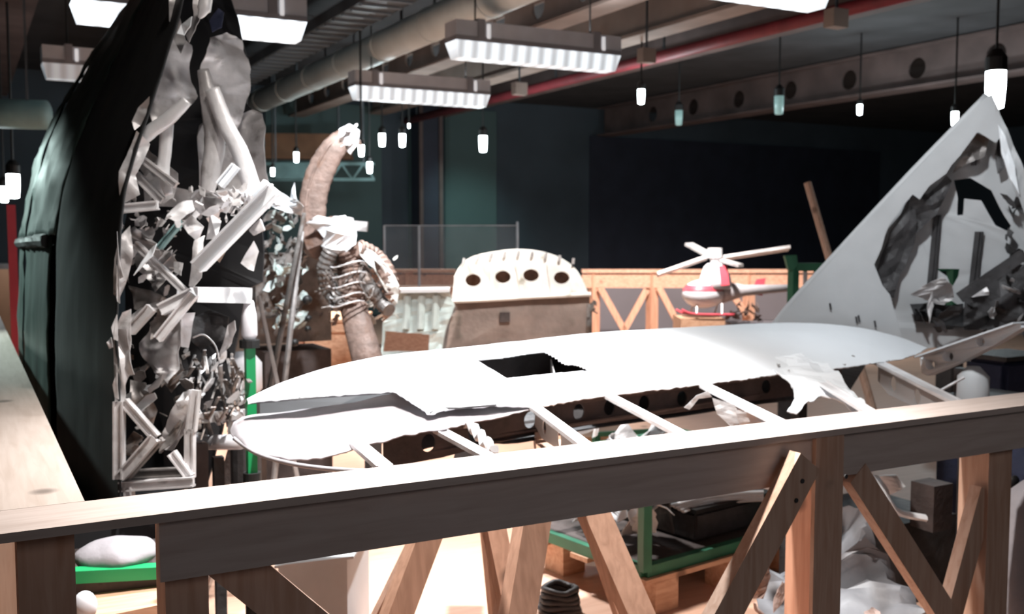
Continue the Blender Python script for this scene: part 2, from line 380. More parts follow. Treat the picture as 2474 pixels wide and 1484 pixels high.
ypipe('conduit_pipe', 1200, 40, 4.2, .05, 1.5, Y1-.4, 'tan', 'thin tan ceiling pipe above and right of the bright red pipe', 'pipe')
a = PZ(800, 75, 3.9); rt = thing('cable_tray', (a.x, 10, 3.9), 'dark ladder cable tray above the pale ventilation duct', 'cable tray')
obj('tray', box(BM(), (a.x-.22, 2, 3.88), (a.x+.22, Y1-.4, 3.9)), 'duct_d', rt)
for s in (-1, 1): obj('side_rail', box(BM(), (a.x+s*.22-.012, 2, 3.88), (a.x+s*.22+.012, Y1-.4, 4.0)), 'duct_d', rt)
k = 2.2
while k < Y1-.5: obj('rung', box(BM(), (a.x-.21, k, 3.86), (a.x+.21, k+.05, 3.88)), 'rungm', rt); k += .28
k = 3
while k < Y1-.5: obj('hanger', box(BM(), (a.x-.01, k, 3.9), (a.x+.01, k+.03, ZC-.002)), 'duct_d', rt); k += 2.5
# cross pipe far left and teal truss in the distance
rt = thing('cross_duct', P(40, 275, 9), 'pale teal round duct crossing at the left edge behind the green wreck', 'duct')
p0 = P(-160, 270, 9); p1 = P(112, 278, 9)
obj('pipe', tube(BM(), [p0, p1], .13, 20), 'teal', rt, smooth=True)
obj('hanger', bar(BM(), Vector((p1.x-.15, p1.y, p1.z+.12)), Vector((p1.x-.15, p1.y, ZC)), .02, .02), 'duct_d', rt)
b = BM(); p0 = P(640, 415, 17); p1 = P(905, 415, 17)
rt = thing('lighting_truss', (p0+p1)/2, 'teal grey lighting truss hanging far back behind the bent propeller', 'truss')
for dz in (.13, -.13):
    obj('chord', bar(BM(), p0+Vector((0, 0, dz)), p1+Vector((0, 0, dz)), .05, .05), 'teal', rt)
for k in range(10):
    a = p0.lerp(p1, k/10); c = p0.lerp(p1, (k+1)/10); s = 1 if k % 2 else -1
    bar(b, a+Vector((0, 0, .13*s)), c-Vector((0, 0, .13*s)), .03, .03)
obj('lacing', b, 'teal', rt)
obj('panel', plate(BM(), pix([(665, 395), (745, 395), (745, 432), (665, 432)], 16.9), th=.03), 'teal', rt)
for t in (.1, .9):
    a = p0.lerp(p1, t); obj('hanger', bar(BM(), a+Vector((0, 0, .15)), Vector((a.x, a.y, ZC)), .02, .02), 'duct_d', rt)
p0 = P(640, 350, 18); p1 = P(850, 352, 18)
rt = thing('crane_beam', (p0+p1)/2, 'orange brown girder in the distance left of the bent propeller tip', 'girder')
obj('web', bar(BM(), p0, p1, .1, .40), 'orangeb', rt); obj('flange', bar(BM(), p0+Vector((0, 0, -.22)), p1+Vector((0, 0, -.22)), .3, .05), 'orangeb', rt)
for t in (.12, .85):
    a = p0.lerp(p1, t); obj('hanger', bar(BM(), a+Vector((0, 0, .2)), Vector((a.x, a.y, ZC)), .03, .03), 'duct_d', rt)

# ---- hanging fluorescent lamps
HL = 1.5
XD = Vector((1, 0, 0)); YD = Vector((0, 1, 0))
def flamp(x, y, matn, label, ln=1.68):
    "x,y = right end; lamp runs along X; bottom at eye + HL"
    z = EYE+HL; r = thing('hanging_lamp', (x-ln/2, y, z), label, 'lamp', 'fluorescent lamps hanging in rows')
    x0 = x-ln; wd = .11
    b = BM(); e = .04
    vs = [(x0+e, y-wd+.03, z), (x-e, y-wd+.03, z), (x-e, y+wd-.03, z), (x0+e, y+wd-.03, z), (x0, y-wd, z+.14), (x, y-wd, z+.14), (x, y+wd, z+.14), (x0, y+wd, z+.14)]
    vs = [b.verts.new(v) for v in vs]
    for f in ((3, 2, 1, 0), (4, 5, 6, 7), (0, 1, 5, 4), (1, 2, 6, 5), (2, 3, 7, 6), (3, 0, 4, 7)): b.faces.new([vs[i] for i in f])
    df = obj('diffuser', b, matn, r)
    obj('housing', box(BM(), (x0, y-wd-.01, z+.141), (x, y+wd+.01, z+.18)), 'lamp_dark', r)
    b = BM(); box(b, (x0, y-wd-.005, z+.18), (x, y+wd+.005, z+.31)); obj('top_cover', b, 'lamp_grey', r)
    for t in (.14, .84):
        xx = x0+ln*t
        br = obj('bracket', box(BM(), (xx-.035, y-wd-.017, z+.17), (xx+.035, y+wd+.017, z+.33)), 'lamp_dark', r)
        obj('clip', box(BM(), (xx+.055, y-wd-.02, z+.17), (xx+.085, y-wd-.006, z+.29)), 'clip', br)
        obj('hanger', tube(BM(), [(xx, y, z+.32), (xx, y, ZC)], .008, 8), 'lampblack', r)
    if matn != 'diff_off':
        for t in (.55, .85):
            l = lamp('AREA', (x0+ln*t, y, z+.36), 7 if x < 2 else 3, (.95, .97, 1), (x0+ln*t, y, z+3), .5, sy=.15)
            l.data.shape = 'RECTANGLE'
        lamp('AREA', (x0+ln/2, y, z-.02), 6, (.9, .96, 1), (x0+ln/2, y, 0), 1.4, sy=.15)
    return r
def worldof(xh, dh):
    fh = Vector((math.sin(YAW), math.cos(YAW), 0)); q = rgt*xh*HL+fh*dh*HL; return q.x, q.y
x, y = worldof(.635, 6.40); flamp(x, y, 'diff', 'hanging fluorescent lamp below the tan holed beam, top centre')
x3, y3 = worldof(-.207, 8.17); flamp(x3, y3, 'diff', 'farthest and lowest-looking lit hanging lamp, above the navy column')
x, y = worldof(-1.097, 5.41); flamp(x, y, 'diff_hot', 'hanging lamp partly hidden behind the top of the green wreck', 1.68)
x, y = worldof(1.39, 4.65); flamp(x, y, 'diff_hot', 'nearest hanging lamp, cut off by the top edge right of centre')
x, y = worldof(-2.05, 7.17); flamp(x, y, 'diff_off', 'unlit hanging lamp at the far left behind the green wreck')
# small sensor box on ceiling and cream clips
for px, py, d, lab in ((1255, 215, 13.5, 'small grey junction box on the ceiling right of the far lamp'), (2020, 45, 9, 'small tan box under the right end of the nearest lamp'), (1562, 135, 11.5, 'small tan bracket box beside the dark red pipe')):
    a = P(px, py, d); rt = thing('junction_box', a, lab, 'box')
    obj('body', box(BM(), a-Vector((.09, .06, .08)), a+Vector((.09, .06, .08))), 'tan', rt)
    obj('stem', bar(BM(), a+Vector((0, 0, .08)), Vector((a.x, a.y, ZC)), .02, .02), 'duct_d', rt)

# ---- track spotlights
spots = [
 (1549, 232, 12.2, .055, 'glow', 'lit ceiling spotlight highest in the dark area between lamps and fin'),
 (2077, 264, 14, .045, 'dimspot', 'dim ceiling spotlight above the slanted wooden pole, ringed by dark'),
 (2307, 285, 13, .055, 'glow', 'lit ceiling spotlight just left of the tail fin edge'),
 (2405, 213, 9, .105, 'glow_big', 'largest and brightest spotlight at the apex of the tail fin'),
 (1167, 346, 15, .075, 'glow', 'lit spotlight right of the navy column'),
 (972, 338, 15, .06, 'glow', 'right one of the close pair of spotlights left of the navy column'),
 (923, 337, 15, .06, 'glow', 'left one of the close pair of spotlights left of the navy column'),
 (893, 404, 16, .055, 'glow', 'lowest lit spotlight right of the bent propeller'),
 (873, 363, 11.2, .04, 'glow', 'lit spotlight touching the torn propeller tip'),
 (716, 379, 16, .05, 'glow', 'lit spotlight in front of the orange brown girder'),
 (659, 415, 16, .04, 'glow', 'lit spotlight nearest the edge of the green wreck, by the truss'),
 (988, 304, 16, .022, 'glow', 'tiny faint spotlight just below the far hanging lamp'),
 (10, 468, 12, .06, 'glow', 'spotlight at the very left edge of the picture'),
 (32, 447, 10, .075, 'glow_big', 'large bright spotlight near the left edge beside the green wreck'),
 (1882, 252, 13, .075, 'dim', 'large unlit teal spotlight hanging left of the dim one'),
 (1640, 283, 15, .07, 'dim', 'wide unlit teal floodlight just above the dark back wall'),
]
for px, py, d, r_, mn, lab in spots:
    a = P(px, py, d); rt = thing('spotlight', a, lab, 'spotlight', 'small ceiling spotlights around the hall')
    if mn == 'dimspot': mn = 'glow'
    r_ *= .8; h = r_*2.9
    obj('lens', tube(BM(), [a-Vector((0, 0, h*.75)), a-Vector((0, 0, h*.7)), a, a+Vector((0, 0, h*.6))], [r_*.5, r_*.85, r_, r_], 16), mn, rt, smooth=True)
    obj('housing', tube(BM(), [a+Vector((0, 0, h*.6)), a+Vector((0, 0, h*1.1)), a+Vector((0, 0, h*1.4))], [r_*1.1, r_*1.1, r_*.5], 16), 'lampblack', rt)
    obj('stem', tube(BM(), [a+Vector((0, 0, h*1.4)), (a.x, a.y, ZC)], .012, 6), 'lampblack', rt)

# ================================================================== FRONT RAILING
RZ = 1.05; RY = 2.24
rl = thing('wooden_railing', (1.5, RY, 0), 'pale pine railing across the foreground in front of the white wing', 'railing')
obj('top_board', box(BM(), (-1.9, RY, RZ-.02), (7, RY+.19, RZ)), 'pine', rl)
xs = PY(385, 1300, RY+.02).x
obj('fascia_board', box(BM(), (xs, RY+.02, .893), (7, RY+.055, RZ-.02)), 'pine', rl)
def post(px0, px1, dep=.12, y=RY+.055):
    a = PY(px0, 1250, y); b = PY(px1, 1250, y)
    return box(BM(), (a.x, y, 0), (b.x, y+dep, RZ-.021))
obj('post', post(38, 178), 'pine_z', rl)
obj('post', post(395, 500), 'pine_z', rl)
obj('post', box(BM(), (PY(1968, 1250, RY+.004).x, RY+.004, 0), (PY(2035, 1250, RY+.004).x, RY+.0195, RZ-.021)), 'pine_z', rl)
obj('post', box(BM(), (PY(1968, 1250, RY+.056).x, RY+.056, 0), (PY(2035, 1250, RY+.056).x, RY+.18, RZ-.021)), 'redpine', rl)  # redder wood stands for warm floor bounce on the post side
def brace(p0, p1, w_=.09, th=.05, y=RY-.005, y2=None):
    a = PY(p0[0], p0[1], y); b = PY(p1[0], p1[1], y2 or y); e = (b-a)*.9
    return bar(BM(), a, b+e, th, w_, up=(1, 0, 0)) if False else bar(BM(), a, b+e, w_, th, up=(0, 1, 0))
obj('brace', brace((1945, 1112), (1765, 1450), .1, .045, RY-.03), 'pine_z', rl)
obj('brace', brace((2060, 1140), (2290, 1500), .085, .045, RY-.03+.07), 'pine_z', rl)
obj('brace', brace((510, 1320), (700, 1475), .10, .045, RY+.08), 'pine_z', rl)
obj('post', post(2385, 2440), 'pine_z', rl)
obj('brace', brace((2375, 1180), (2305, 1440), .085, .045, RY+.09), 'pine_z', rl)
sc = BM()
for px, py in ((1940, 1163), (1925, 1210), (2045, 1152)):
    a = PY(px, py, RY-.056); tube(sc, [a, a+Vector((0, .004, 0))], .007, 10)
obj('screw_heads', sc, 'dark', rl)
# left railing
xr = PZ(205, 1212, RZ).x
ll = thing('wooden_railing', (xr-.1, 5.2, 0), 'wide plywood-topped railing running away along the left edge', 'railing')
obj('top_board', box(BM(), (xr-.21, RY+.192, RZ-.02), (xr, 8.6, RZ)), 'pine_y', ll)
obj('fascia_board', box(BM(), (xr-.06, RY+.24, .9), (xr-.03, 8.6, RZ-.021)), 'pine_y', ll)
for yy in (4.0, 6.0, 8.2): obj('post', box(BM(), (xr-.17, yy, 0), (xr-.062, yy+.1, RZ-.021)), 'pine_z', ll)

# ================================================================== WHITE WING
wl = P(1300, 1100, 4.2); wl.z = 0.9
wing = thing('wrecked_wing', wl, 'long white wrecked wing lying behind the foreground railing with exposed ribs', 'aircraft wing')
def st(*pp): return [P(*p) for p in pp]
def mid(f, n, lift, k=.5):
    "one skin station from far edge to near edge with an arched middle"
    f = P(*f); n = P(*n); m1 = f.lerp(n, .33)+Vector((0, 0, lift)); m2 = f.lerp(n, .68)+Vector((0, 0, lift*.9)); return [f, m1, m2, n]
main = [((597, 966, 3.50), (600, 974, 3.45), 0), ((650, 940, 3.60), (650, 968, 3.46), .003), ((720, 912, 3.72), (720, 962, 3.50), .006),
 ((800, 888, 3.82), (800, 956, 3.52), .01), ((880, 870, 3.92), (900, 949, 3.56), .015), ((925, 862, 3.96), (952, 946, 3.60), .02),
 ((990, 854, 4.04), (1037, 1003, 3.42), .03), ((1080, 845, 4.15), (1085, 990, 3.50), .03), ((1200, 832, 4.3), (1190, 981, 3.56), .03), ((1290, 822, 4.43), (1290, 985, 3.62), .03), ((1450, 805, 4.7), (1470, 956, 3.9), .03),
 ((1700, 790, 5.15), (1700, 930, 4.25), .03), ((1880, 781, 5.45), (1860, 908, 4.5), .03), ((2000, 784, 5.55), (2000, 895, 4.72), .028),
 ((2100, 797, 5.55), (2100, 880, 4.9), .02), ((2180, 818, 5.5), (2180, 868, 5.1), .01), ((2240, 842, 5.4), (2225, 852, 5.3), 0)]
hp = inside([(1150, 872), (1190, 868), (1235, 862), (1290, 853), (1318, 851), (1345, 866), (1362, 880), (1400, 884), (1425, 897), (1330, 905), (1222, 917)])
obj('upper_skin', lofted([mid(f, n, l) for f, n, l in main], 24, 30, ragged=.008, hole=hp, rough=.002, lin=True), 'white', wing, smooth=True, solid=.005)
# frame of the opening in the skin
b = BM()
fr = pix([(1150, 872), (1222, 917), (1420, 897)], lambda x, y: 4.0)
def onwing(px, py):
    best = None
    for (f, n, l) in main:
        pass
    # depth from the neighbouring stations
    for i in range(len(main)-1):
        f0, n0, _ = main[i]; f1, n1, _ = main[i+1]
        if min(f0[0], n0[0]) <= px <= max(f1[0], n1[0])+1:
            t = (px-(f0[0]+n0[0])/2)/max(1, ((f1[0]+n1[0])-(f0[0]+n0[0]))/2); t = max(0, min(1, t))
            fy = f0[1]+(f1[1]-f0[1])*t; ny = n0[1]+(n1[1]-n0[1])*t; fd = f0[2]+(f1[2]-f0[2])*t; nd = n0[2]+(n1[2]-n0[2])*t
            s = (py-fy)/(ny-fy); return fd+(nd-fd)*s
    return 4.5
def W(px, py, dz=0): return P(px, py, onwing(px, py))+Vector((0, 0, dz))
obj('hatch_frame', tube(BM(), [W(1150, 872, -.008), W(1222, 917, -.008), W(1330, 906, -.008), W(1425, 897, -.008)], .012, 8), 'white', wing, label='bent lip along the torn opening')
# inside of the wing: far spar, near spar with holes and lower skin
up_ = Vector((0, 0, 1))
def spar(pts, h, holes, matn, name, nholes=0, back=.12, rr=.032):
    top = [P(*p)+Vector((0, back, -.012)) for p in pts]
    outer = top+[t-up_*h for t in reversed(top)]
    hs = []
    for t in holes:
        k = t*(len(top)-1); i = int(k); q = top[i].lerp(top[i+1], k-i); ax = (top[i+1]-top[i]).normalized()
        hs.append(circ(q-up_*h*.5, ax, up_, rr))
    return obj(name, plate(BM(), outer, hs, th=.006), matn, wing)
near = [(960, 1052, 3.25), (1100, 1030, 3.42), (1290, 985, 3.62), (1470, 957, 3.9), (1700, 930, 4.25), (1860, 908, 4.5), (2080, 884, 4.85)]
spar(near, .12, [.13, .24, .36, .47, .53, .59, .66, .74, .86], 'brown_d', 'main_spar')
far = [(960, 880, 3.95), (1200, 845, 4.25), (1450, 815, 4.6), (1700, 800, 5.0), (1900, 792, 5.3)]
spar(far, .16, [], 'dark', 'rear_spar', back=0)
obj('lower_skin', lofted([[P(f[0], f[1], f[2])-up_*.17, P(n[0], n[1], n[2])-up_*.15+Vector((0, .12, 0))] for f, n, l in main[6:15]], 4, 6), 'dark', wing, solid=.004)
# partition with hole seen through the hatch
a = W(1330, 862, -.01); c = W(1340, 903, -.01)
obj('web_plate', plate(BM(), [a, c, c-up_*.14, a-up_*.14], [circ((a+c)/2-up_*.06, (c-a).normalized(), up_, .03)], th=.004), 'alu_l', wing)
# lower rounded nose shell
shell = [[(566, 1022, 3.62), (558, 1040, 3.5), (561, 1055, 3.4), (572, 1068, 3.32)],
 [(598, 1006, 3.72), (585, 1015, 3.5), (592, 1055, 3.28), (612, 1090, 3.14)],
 [(660, 1000, 3.74), (655, 1015, 3.48), (665, 1065, 3.2), (700, 1112, 3.04)],
 [(740, 990, 3.76), (735, 1015, 3.48), (755, 1060, 3.22), (790, 1104, 3.06)],
 [(850, 974, 3.80), (840, 1000, 3.52), (860, 1040, 3.28), (885, 1077, 3.12)],
 [(945, 953, 3.85), (940, 990, 3.56), (965, 1025, 3.36), (990, 1052, 3.22)],
 [(1030, 970, 3.85), (1030, 990, 3.60), (1060, 1015, 3.46), (1090, 1034, 3.36)],
 [(1150, 965, 3.75), (1150, 985, 3.66), (1180, 1000, 3.58), (1200, 1010, 3.52)],
 [(1270, 965, 3.75), (1280, 975, 3.70), (1290, 984, 3.66), (1295, 988, 3.63)]]
obj('nose_shell', lofted([st(*r) for r in shell], 8, 8, ragged=.006, rough=.004, seed=3), 'offwhite', wing, smooth=True, solid=.005, label='scuffed pinkish white rounded nose of the wing')
obj('leading_edge', tube(BM(), smoothpath([P(566, 1060, 3.35), P(620, 1096, 3.12), P(700, 1120, 3.02), P(790, 1133, 2.92), P(880, 1138, 2.84), P(980, 1133, 2.8)], 5), [.007]*26, 8, flat=1), 'offwhite', wing, smooth=True)
obj('slot_shade', plate(BM(), [P(628, 968, 3.98), P(800, 955, 4.0), P(948, 942, 4.0), P(948, 975, 3.92), P(800, 1000, 3.9), P(628, 1022, 3.88)], th=.006), 'black', wing)  # black sheet added for the dark of the slot under the skin
# exposed ribs
def ribflange(p0, p1, w_=.036, ext=.15, matn='alu_l', name='rib', plate_h=0, holes=0, parent=wing):
    a = P(*p0); c = P(*p1); c = c+(c-a)*ext
    b = BM(); side = (c-a).cross(up_).normalized(); n = 10
    bar(b, a, c, w_, .006)
    bar(b, a-side*w_/2, c-side*w_/2, .006, .014); bar(b, a+side*w_/2, c+side*w_/2, .006, .014)
    r = obj(name, b, matn, parent)
    if plate_h:
        hs = []; L = (c-a).length; ax = (c-a).normalized(); dn = -up_
        for k in range(holes):
            q = a+(c-a)*((k+.7)/(holes+.4))+dn*plate_h*.5; hs.append(circ(q, ax, up_, plate_h*.27))
        obj('rib_web', plate(BM(), [a, c, c+dn*plate_h*.75, a+ax*L*.15+dn*plate_h, a+dn*plate_h*.7], hs, th=.004), 'fin', r)
    return r
ribflange((862, 1072, 3.14), (920, 1122, 2.78), .04)
ribflange((1060, 1040, 3.38), (1180, 1105, 2.92), .035, plate_h=.0)
ribflange((1292, 985, 3.62), (1402, 1068, 3.05), .035, plate_h=.09, holes=3)
ribflange((1472, 958, 3.9), (1650, 1052, 3.22), .036)
ribflange((1702, 932, 4.25), (1888, 1024, 3.42), .045)
ribflange((1955, 905, 4.65), (2095, 992, 3.85), .045)
ribflange((2122, 876, 5.0), (2300, 966, 4.2), .05, plate_h=.13, holes=3)
# corrugated broken stringer
b = BM(); a = P(1128, 1018, 3.45); c = P(1195, 1095, 3.0); n = 9
pts = [a.lerp(c, k/n)+Vector((0, 0, .012*(1 if k % 2 else -1))) for k in range(n+1)]
tube(b, pts, .014, 8, wob=.5); obj('stringer', b, 'alu', wing)
# end box rib pointing right
b = BM(); o_ = [(2222, 862), (2300, 838), (2380, 812), (2462, 780), (2470, 792), (2400, 835), (2330, 870), (2240, 908), (2226, 900)]
dr = lambda x, y: 5.3-(x-2220)*.0022
ctr = lambda x, y, r: circ(P(x, y, dr(x, y)), rgt, upv, r/F*5.1)
plate(b, pix(o_, dr), [ctr(2247, 882, 12), ctr(2290, 862, 13), ctr(2368, 826, 10)], th=.05)
obj('end_rib', b, 'white', wing, label='pale rib with three round holes sticking out at the tip')
obj('end_rib_flange', bar(BM(), P(2222, 862, 5.25), P(2462, 780, 4.75), .09, .008), 'white', wing)
obj('tip_rod', tube(BM(), [P(2270, 945, 4.9), P(2330, 912, 4.85)], .007, 6), 'alu_l', wing)
# torn white skin near the right end
b = BM()
plate(b, pix([(1850, 868), (1935, 862), (2000, 880), (2050, 930), (2085, 975), (2098, 992), (2075, 1000), (2010, 955), (1985, 950), (1945, 985), (1925, 1002), (1902, 1003), (1922, 965), (1910, 930), (1868, 905)], lambda x, y: 4.75-(y-865)*.005), th=.005, crumple=.02, cuts=5)
obj('torn_skin', b, 'white', wing, label='ragged torn white skin hanging from the edge')
for pp, dd_ in (([(1655, 985), (1685, 955), (1712, 945), (1722, 960), (1690, 962), (1668, 990)], 3.9), ([(1720, 960), (1790, 985), (1800, 1020), (1760, 1030), (1730, 1000)], 3.8), ([(1775, 990), (1850, 1005), (1870, 1022), (1790, 1032)], 3.7)):
    obj('torn_skin', plate(BM(), pix(pp, dd_), th=.004, crumple=.015, cuts=3), 'alu', wing)
b = BM()
for (x, y, s) in ((1925, 872, 9), (1955, 880, 6), (1990, 872, 5), (1830, 803, 12), (1995, 855, 6), (2020, 868, 7), (1880, 893, 9), (1120, 874, 5), (1135, 880, 4), (1712, 867, 5), (2060, 870, 8), (1940, 843, 4), (1975, 848, 4), (2040, 890, 6), (1905, 905, 5)):
    q = W(x, y, .018); rr = s/F*5*.8
    for k in range(3): scrap(b, q+Vector((R.uniform(-1, 1), R.uniform(-1, 1), 0))*rr*.5, rr*R.uniform(.4, .9))
obj('torn_tabs', b, 'alu_d', wing, label='small dark torn tabs and bullet-like dents on the skin')
b = BM()
tube(b, [W(602, 972, -.004), W(780, 957, -.004), W(948, 946, -.004)], .0035, 6)
tube(b, [W(1038, 1001, .003), W(1062, 990, .006), W(1110, 989, .004), W(1200, 981, .004)], .004, 6)
obj('panel_edge', b, 'dark', wing)

# sawhorse trestles carrying the wing
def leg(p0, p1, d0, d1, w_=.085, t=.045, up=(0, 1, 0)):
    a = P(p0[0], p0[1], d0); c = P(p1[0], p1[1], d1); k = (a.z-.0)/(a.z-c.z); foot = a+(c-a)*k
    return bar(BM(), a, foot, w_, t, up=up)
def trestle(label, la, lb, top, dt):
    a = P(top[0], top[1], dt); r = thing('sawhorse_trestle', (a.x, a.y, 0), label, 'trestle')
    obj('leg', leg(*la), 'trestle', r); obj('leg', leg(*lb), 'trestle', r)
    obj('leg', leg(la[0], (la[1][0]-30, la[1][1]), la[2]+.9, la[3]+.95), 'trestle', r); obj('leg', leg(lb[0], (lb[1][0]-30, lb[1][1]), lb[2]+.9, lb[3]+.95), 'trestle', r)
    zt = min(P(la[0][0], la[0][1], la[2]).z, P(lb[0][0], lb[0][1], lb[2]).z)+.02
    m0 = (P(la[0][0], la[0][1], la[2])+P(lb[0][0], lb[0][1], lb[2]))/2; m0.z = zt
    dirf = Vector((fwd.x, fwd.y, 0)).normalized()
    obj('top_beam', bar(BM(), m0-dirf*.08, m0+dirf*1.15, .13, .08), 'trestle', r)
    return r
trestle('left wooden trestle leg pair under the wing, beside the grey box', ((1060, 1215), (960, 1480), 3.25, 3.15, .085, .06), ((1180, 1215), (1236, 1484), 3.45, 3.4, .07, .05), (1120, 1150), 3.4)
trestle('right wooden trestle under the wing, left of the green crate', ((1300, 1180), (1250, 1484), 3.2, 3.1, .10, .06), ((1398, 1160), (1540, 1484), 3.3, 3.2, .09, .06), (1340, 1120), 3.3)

# ================================================================== TAIL FIN
fl = P(2150, 850, 5.9); fl.z = 0.6
fin = thing('wrecked_tail_fin', fl, 'tall triangular grey tail fin with a torn open side behind the white wing', 'tail fin')
DF = lambda x, y: 5.75-(x-1880)*.0006
b = BM()
outer = [(1862, 800), (1905, 745), (2000, 640), (2100, 530), (2200, 425), (2300, 320), (2375, 240), (2397, 228), (2412, 270), (2420, 330), (2405, 345), (2362, 318), (2350, 335), (2318, 378), (2300, 398), (2285, 420), (2245, 450), (2222, 482), (2205, 470), (2180, 500), (2150, 540), (2138, 570), (2130, 600), (2112, 640), (2132, 690), (2150, 712), (2158, 740), (2172, 790), (2190, 850), (2050, 850)]
plate(b, pix(outer, DF), th=.006, crumple=.002, cuts=4)
obj('outer_skin', b, 'fin', fin, auto=True)
b = BM(); plate(b, pix([(2397, 228), (2412, 262), (2440, 330), (2474, 410), (2520, 520), (2520, 600), (2490, 560), (2462, 480), (2440, 440), (2425, 380), (2420, 330), (2408, 280)], DF), th=.006, crumple=.01, cuts=3)
obj('outer_skin', b, 'fin', fin)
obj('leading_edge', tube(BM(), smoothpath(pix([(1862, 802), (1905, 743), (2000, 638), (2200, 422), (2385, 232)], lambda x, y: DF(x, y)+.06), 6), .022, 10), 'fin', fin, smooth=True)
DB = lambda x, y: DF(x, y)+.16
b = BM()
holeA = [(2305, 435), (2345, 430), (2395, 460), (2410, 490), (2425, 520), (2442, 545), (2436, 560), (2405, 545), (2385, 510), (2370, 485), (2330, 480), (2326, 520), (2312, 520), (2314, 480)]
holeB = [(2235, 775), (2225, 735), (2290, 722), (2330, 745), (2330, 775)]
holeC = [(2262, 650), (2318, 650), (2315, 668), (2300, 695), (2288, 668)]
plate(b, pix([(1900, 790), (2180, 500), (2372, 300), (2400, 300), (2470, 470), (2530, 640), (2530, 800), (2190, 850), (1950, 850)], DB), [pix(h, DB) for h in (holeA, holeB, holeC)], th=.006, crumple=.006, cuts=4)
obj('inner_skin', b, 'fin', fin, auto=True, label='pale inside face of the far skin')
for x0, y0, x1, y1 in ((2262, 520, 2246, 690), (2268, 520, 2254, 690), (2362, 560, 2344, 720), (2370, 560, 2352, 720), (2355, 330, 2352, 400)):
    obj('stringer', bar(BM(), P(x0, y0, DB(x0, y0)-.02), P(x1, y1, DB(x1, y1)-.02), .009, .03), 'dark', fin)
obj('frame_rib', bar(BM(), P(2185, 505, DB(0, 0)-1.25), P(2190, 506, DB(0, 0)-1.24), .01, .01), 'fin', fin) if False else None
b = BM()
tears = [([(2200, 475), (2240, 470), (2285, 425), (2300, 440), (2260, 520), (2215, 560), (2190, 545)], 'dark'), ([(2150, 560), (2195, 480), (2215, 490), (2210, 590), (2165, 690), (2160, 720), (2125, 700), (2118, 650)], 'dark'),
 ([(2330, 720), (2390, 690), (2440, 640), (2490, 640), (2500, 790), (2330, 800)], 'dark'), ([(2200, 735), (2330, 735), (2330, 790), (2210, 775)], 'black'), ([(2352, 320), (2390, 330), (2380, 380), (2330, 400), (2300, 420), (2320, 380)], 'alu_d'), ([(2415, 320), (2430, 400), (2412, 420), (2405, 370)], 'dark')]
for i, (pl, mn) in enumerate(tears):
    obj('torn_rib_and_shade', plate(BM(), pix(pl, lambda x, y: DF(x, y)+.09), th=.01, crumple=.03, seed=i, cuts=3), mn, fin)  # the dark plates put the shade inside the torn fin into colour
obj('bright_flange', plate(BM(), pix([(2412, 300), (2428, 330), (2452, 400), (2462, 470), (2440, 430), (2420, 370)], lambda x, y: DF(x, y)-.02), th=.01, crumple=.01, cuts=2), 'white', fin)
b = BM(); bar(b, P(2474, 615, 5.3), P(2318, 720, 5.4), .012, .06); obj('diagonal_strut', b, 'dark', fin)
b = BM()
for pl in ([(2195, 712), (2230, 690), (2270, 670), (2300, 690), (2310, 720), (2280, 735), (2230, 720)], [(2340, 690), (2370, 680), (2385, 710), (2350, 720)], [(2390, 700), (2430, 640), (2440, 650), (2415, 710)], [(2236, 735), (2246, 700), (2250, 740), (2240, 780)]):
    plate(b, pix(pl, DF(2300, 700)+.05), th=.006, crumple=.04, seed=R.random()*5, cuts=3)
for k in range(26):
    scrap(b, P(R.uniform(2330, 2480), R.uniform(640, 800), R.uniform(5.45, 5.7)), R.uniform(.02, .07))
obj('crumpled_metal', b, 'alu', fin)
b = BM()
for k in range(22): scrap(b, P(R.uniform(2200, 2480), R.uniform(700, 800), R.uniform(5.45, 5.75)), R.uniform(.04, .09))
for k in range(18): scrap(b, P(R.uniform(2430, 2490), R.uniform(480, 760), R.uniform(5.45, 5.65)), R.uniform(.03, .08))
obj('dark_tangle', b, 'dark', fin)
b = BM()
for x, y in ((2005, 733), (2068, 765), (2074, 762), (2113, 775)):
    tube(b, [P(x, y, DF(x, y)-.012), P(x+3, y+16, DF(x, y)-.012)], .005, 6)
obj('slots', b, 'dark', fin)
# fin stands on a frame
obj('base_frame', box(BM(), (fl.x-.9, fl.y-.15, .5), (fl.x+.6, fl.y-.05, .6)), 'dark', fin)
for dx in (-.8, .5):
    obj('foot', box(BM(), (fl.x+dx-.04, fl.y-.14, 0), (fl.x+dx+.04, fl.y-.06, .5)), 'dark', fin)
    obj('upright', box(BM(), (fl.x+dx-.03, fl.y-.13, .6), (fl.x+dx+.03, fl.y-.07, .85)), 'dark', fin)

# ================================================================== GREEN WRECK (standing wing section, left)
gl = P(350, 1190, 4.2); gl.z = .0
gw = thing('standing_wreck_section', gl, 'tall dark green aircraft section standing at left, its torn open end full of crumpled metal', 'aircraft wreck')
fe = [(452, -40, 3.6), (405, 130, 3.6), (355, 290, 3.6), (312, 420, 3.6), (292, 560, 3.6), (284, 800, 3.6), (288, 1000, 3.6), (292, 1250, 3.6)]
be = [(345, -40, 6.0), (225, 130, 6.0), (128, 290, 6.0), (75, 430, 6.0), (48, 580, 6.0), (44, 800, 6.0), (48, 1000, 6.0), (52, 1120, 6.0)]
def strip(t0, t1, j0=0, j1=8, bow=.06):
    rows = []
    for t in (t0, (2*t0+t1)/3, (t0+2*t1)/3, t1):
        rows.append([P(*f).lerp(P(*b_), t)-rgt*bow*math.sin(math.pi*t) for f, b_ in list(zip(fe, be))[j0:j1]])
    return rows
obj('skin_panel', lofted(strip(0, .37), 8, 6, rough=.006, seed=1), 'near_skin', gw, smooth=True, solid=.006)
obj('skin_panel', lofted(strip(.39, .80, 0, 5), 6, 6, rough=.02, seed=2), 'green_skin', gw, smooth=True, solid=.006)
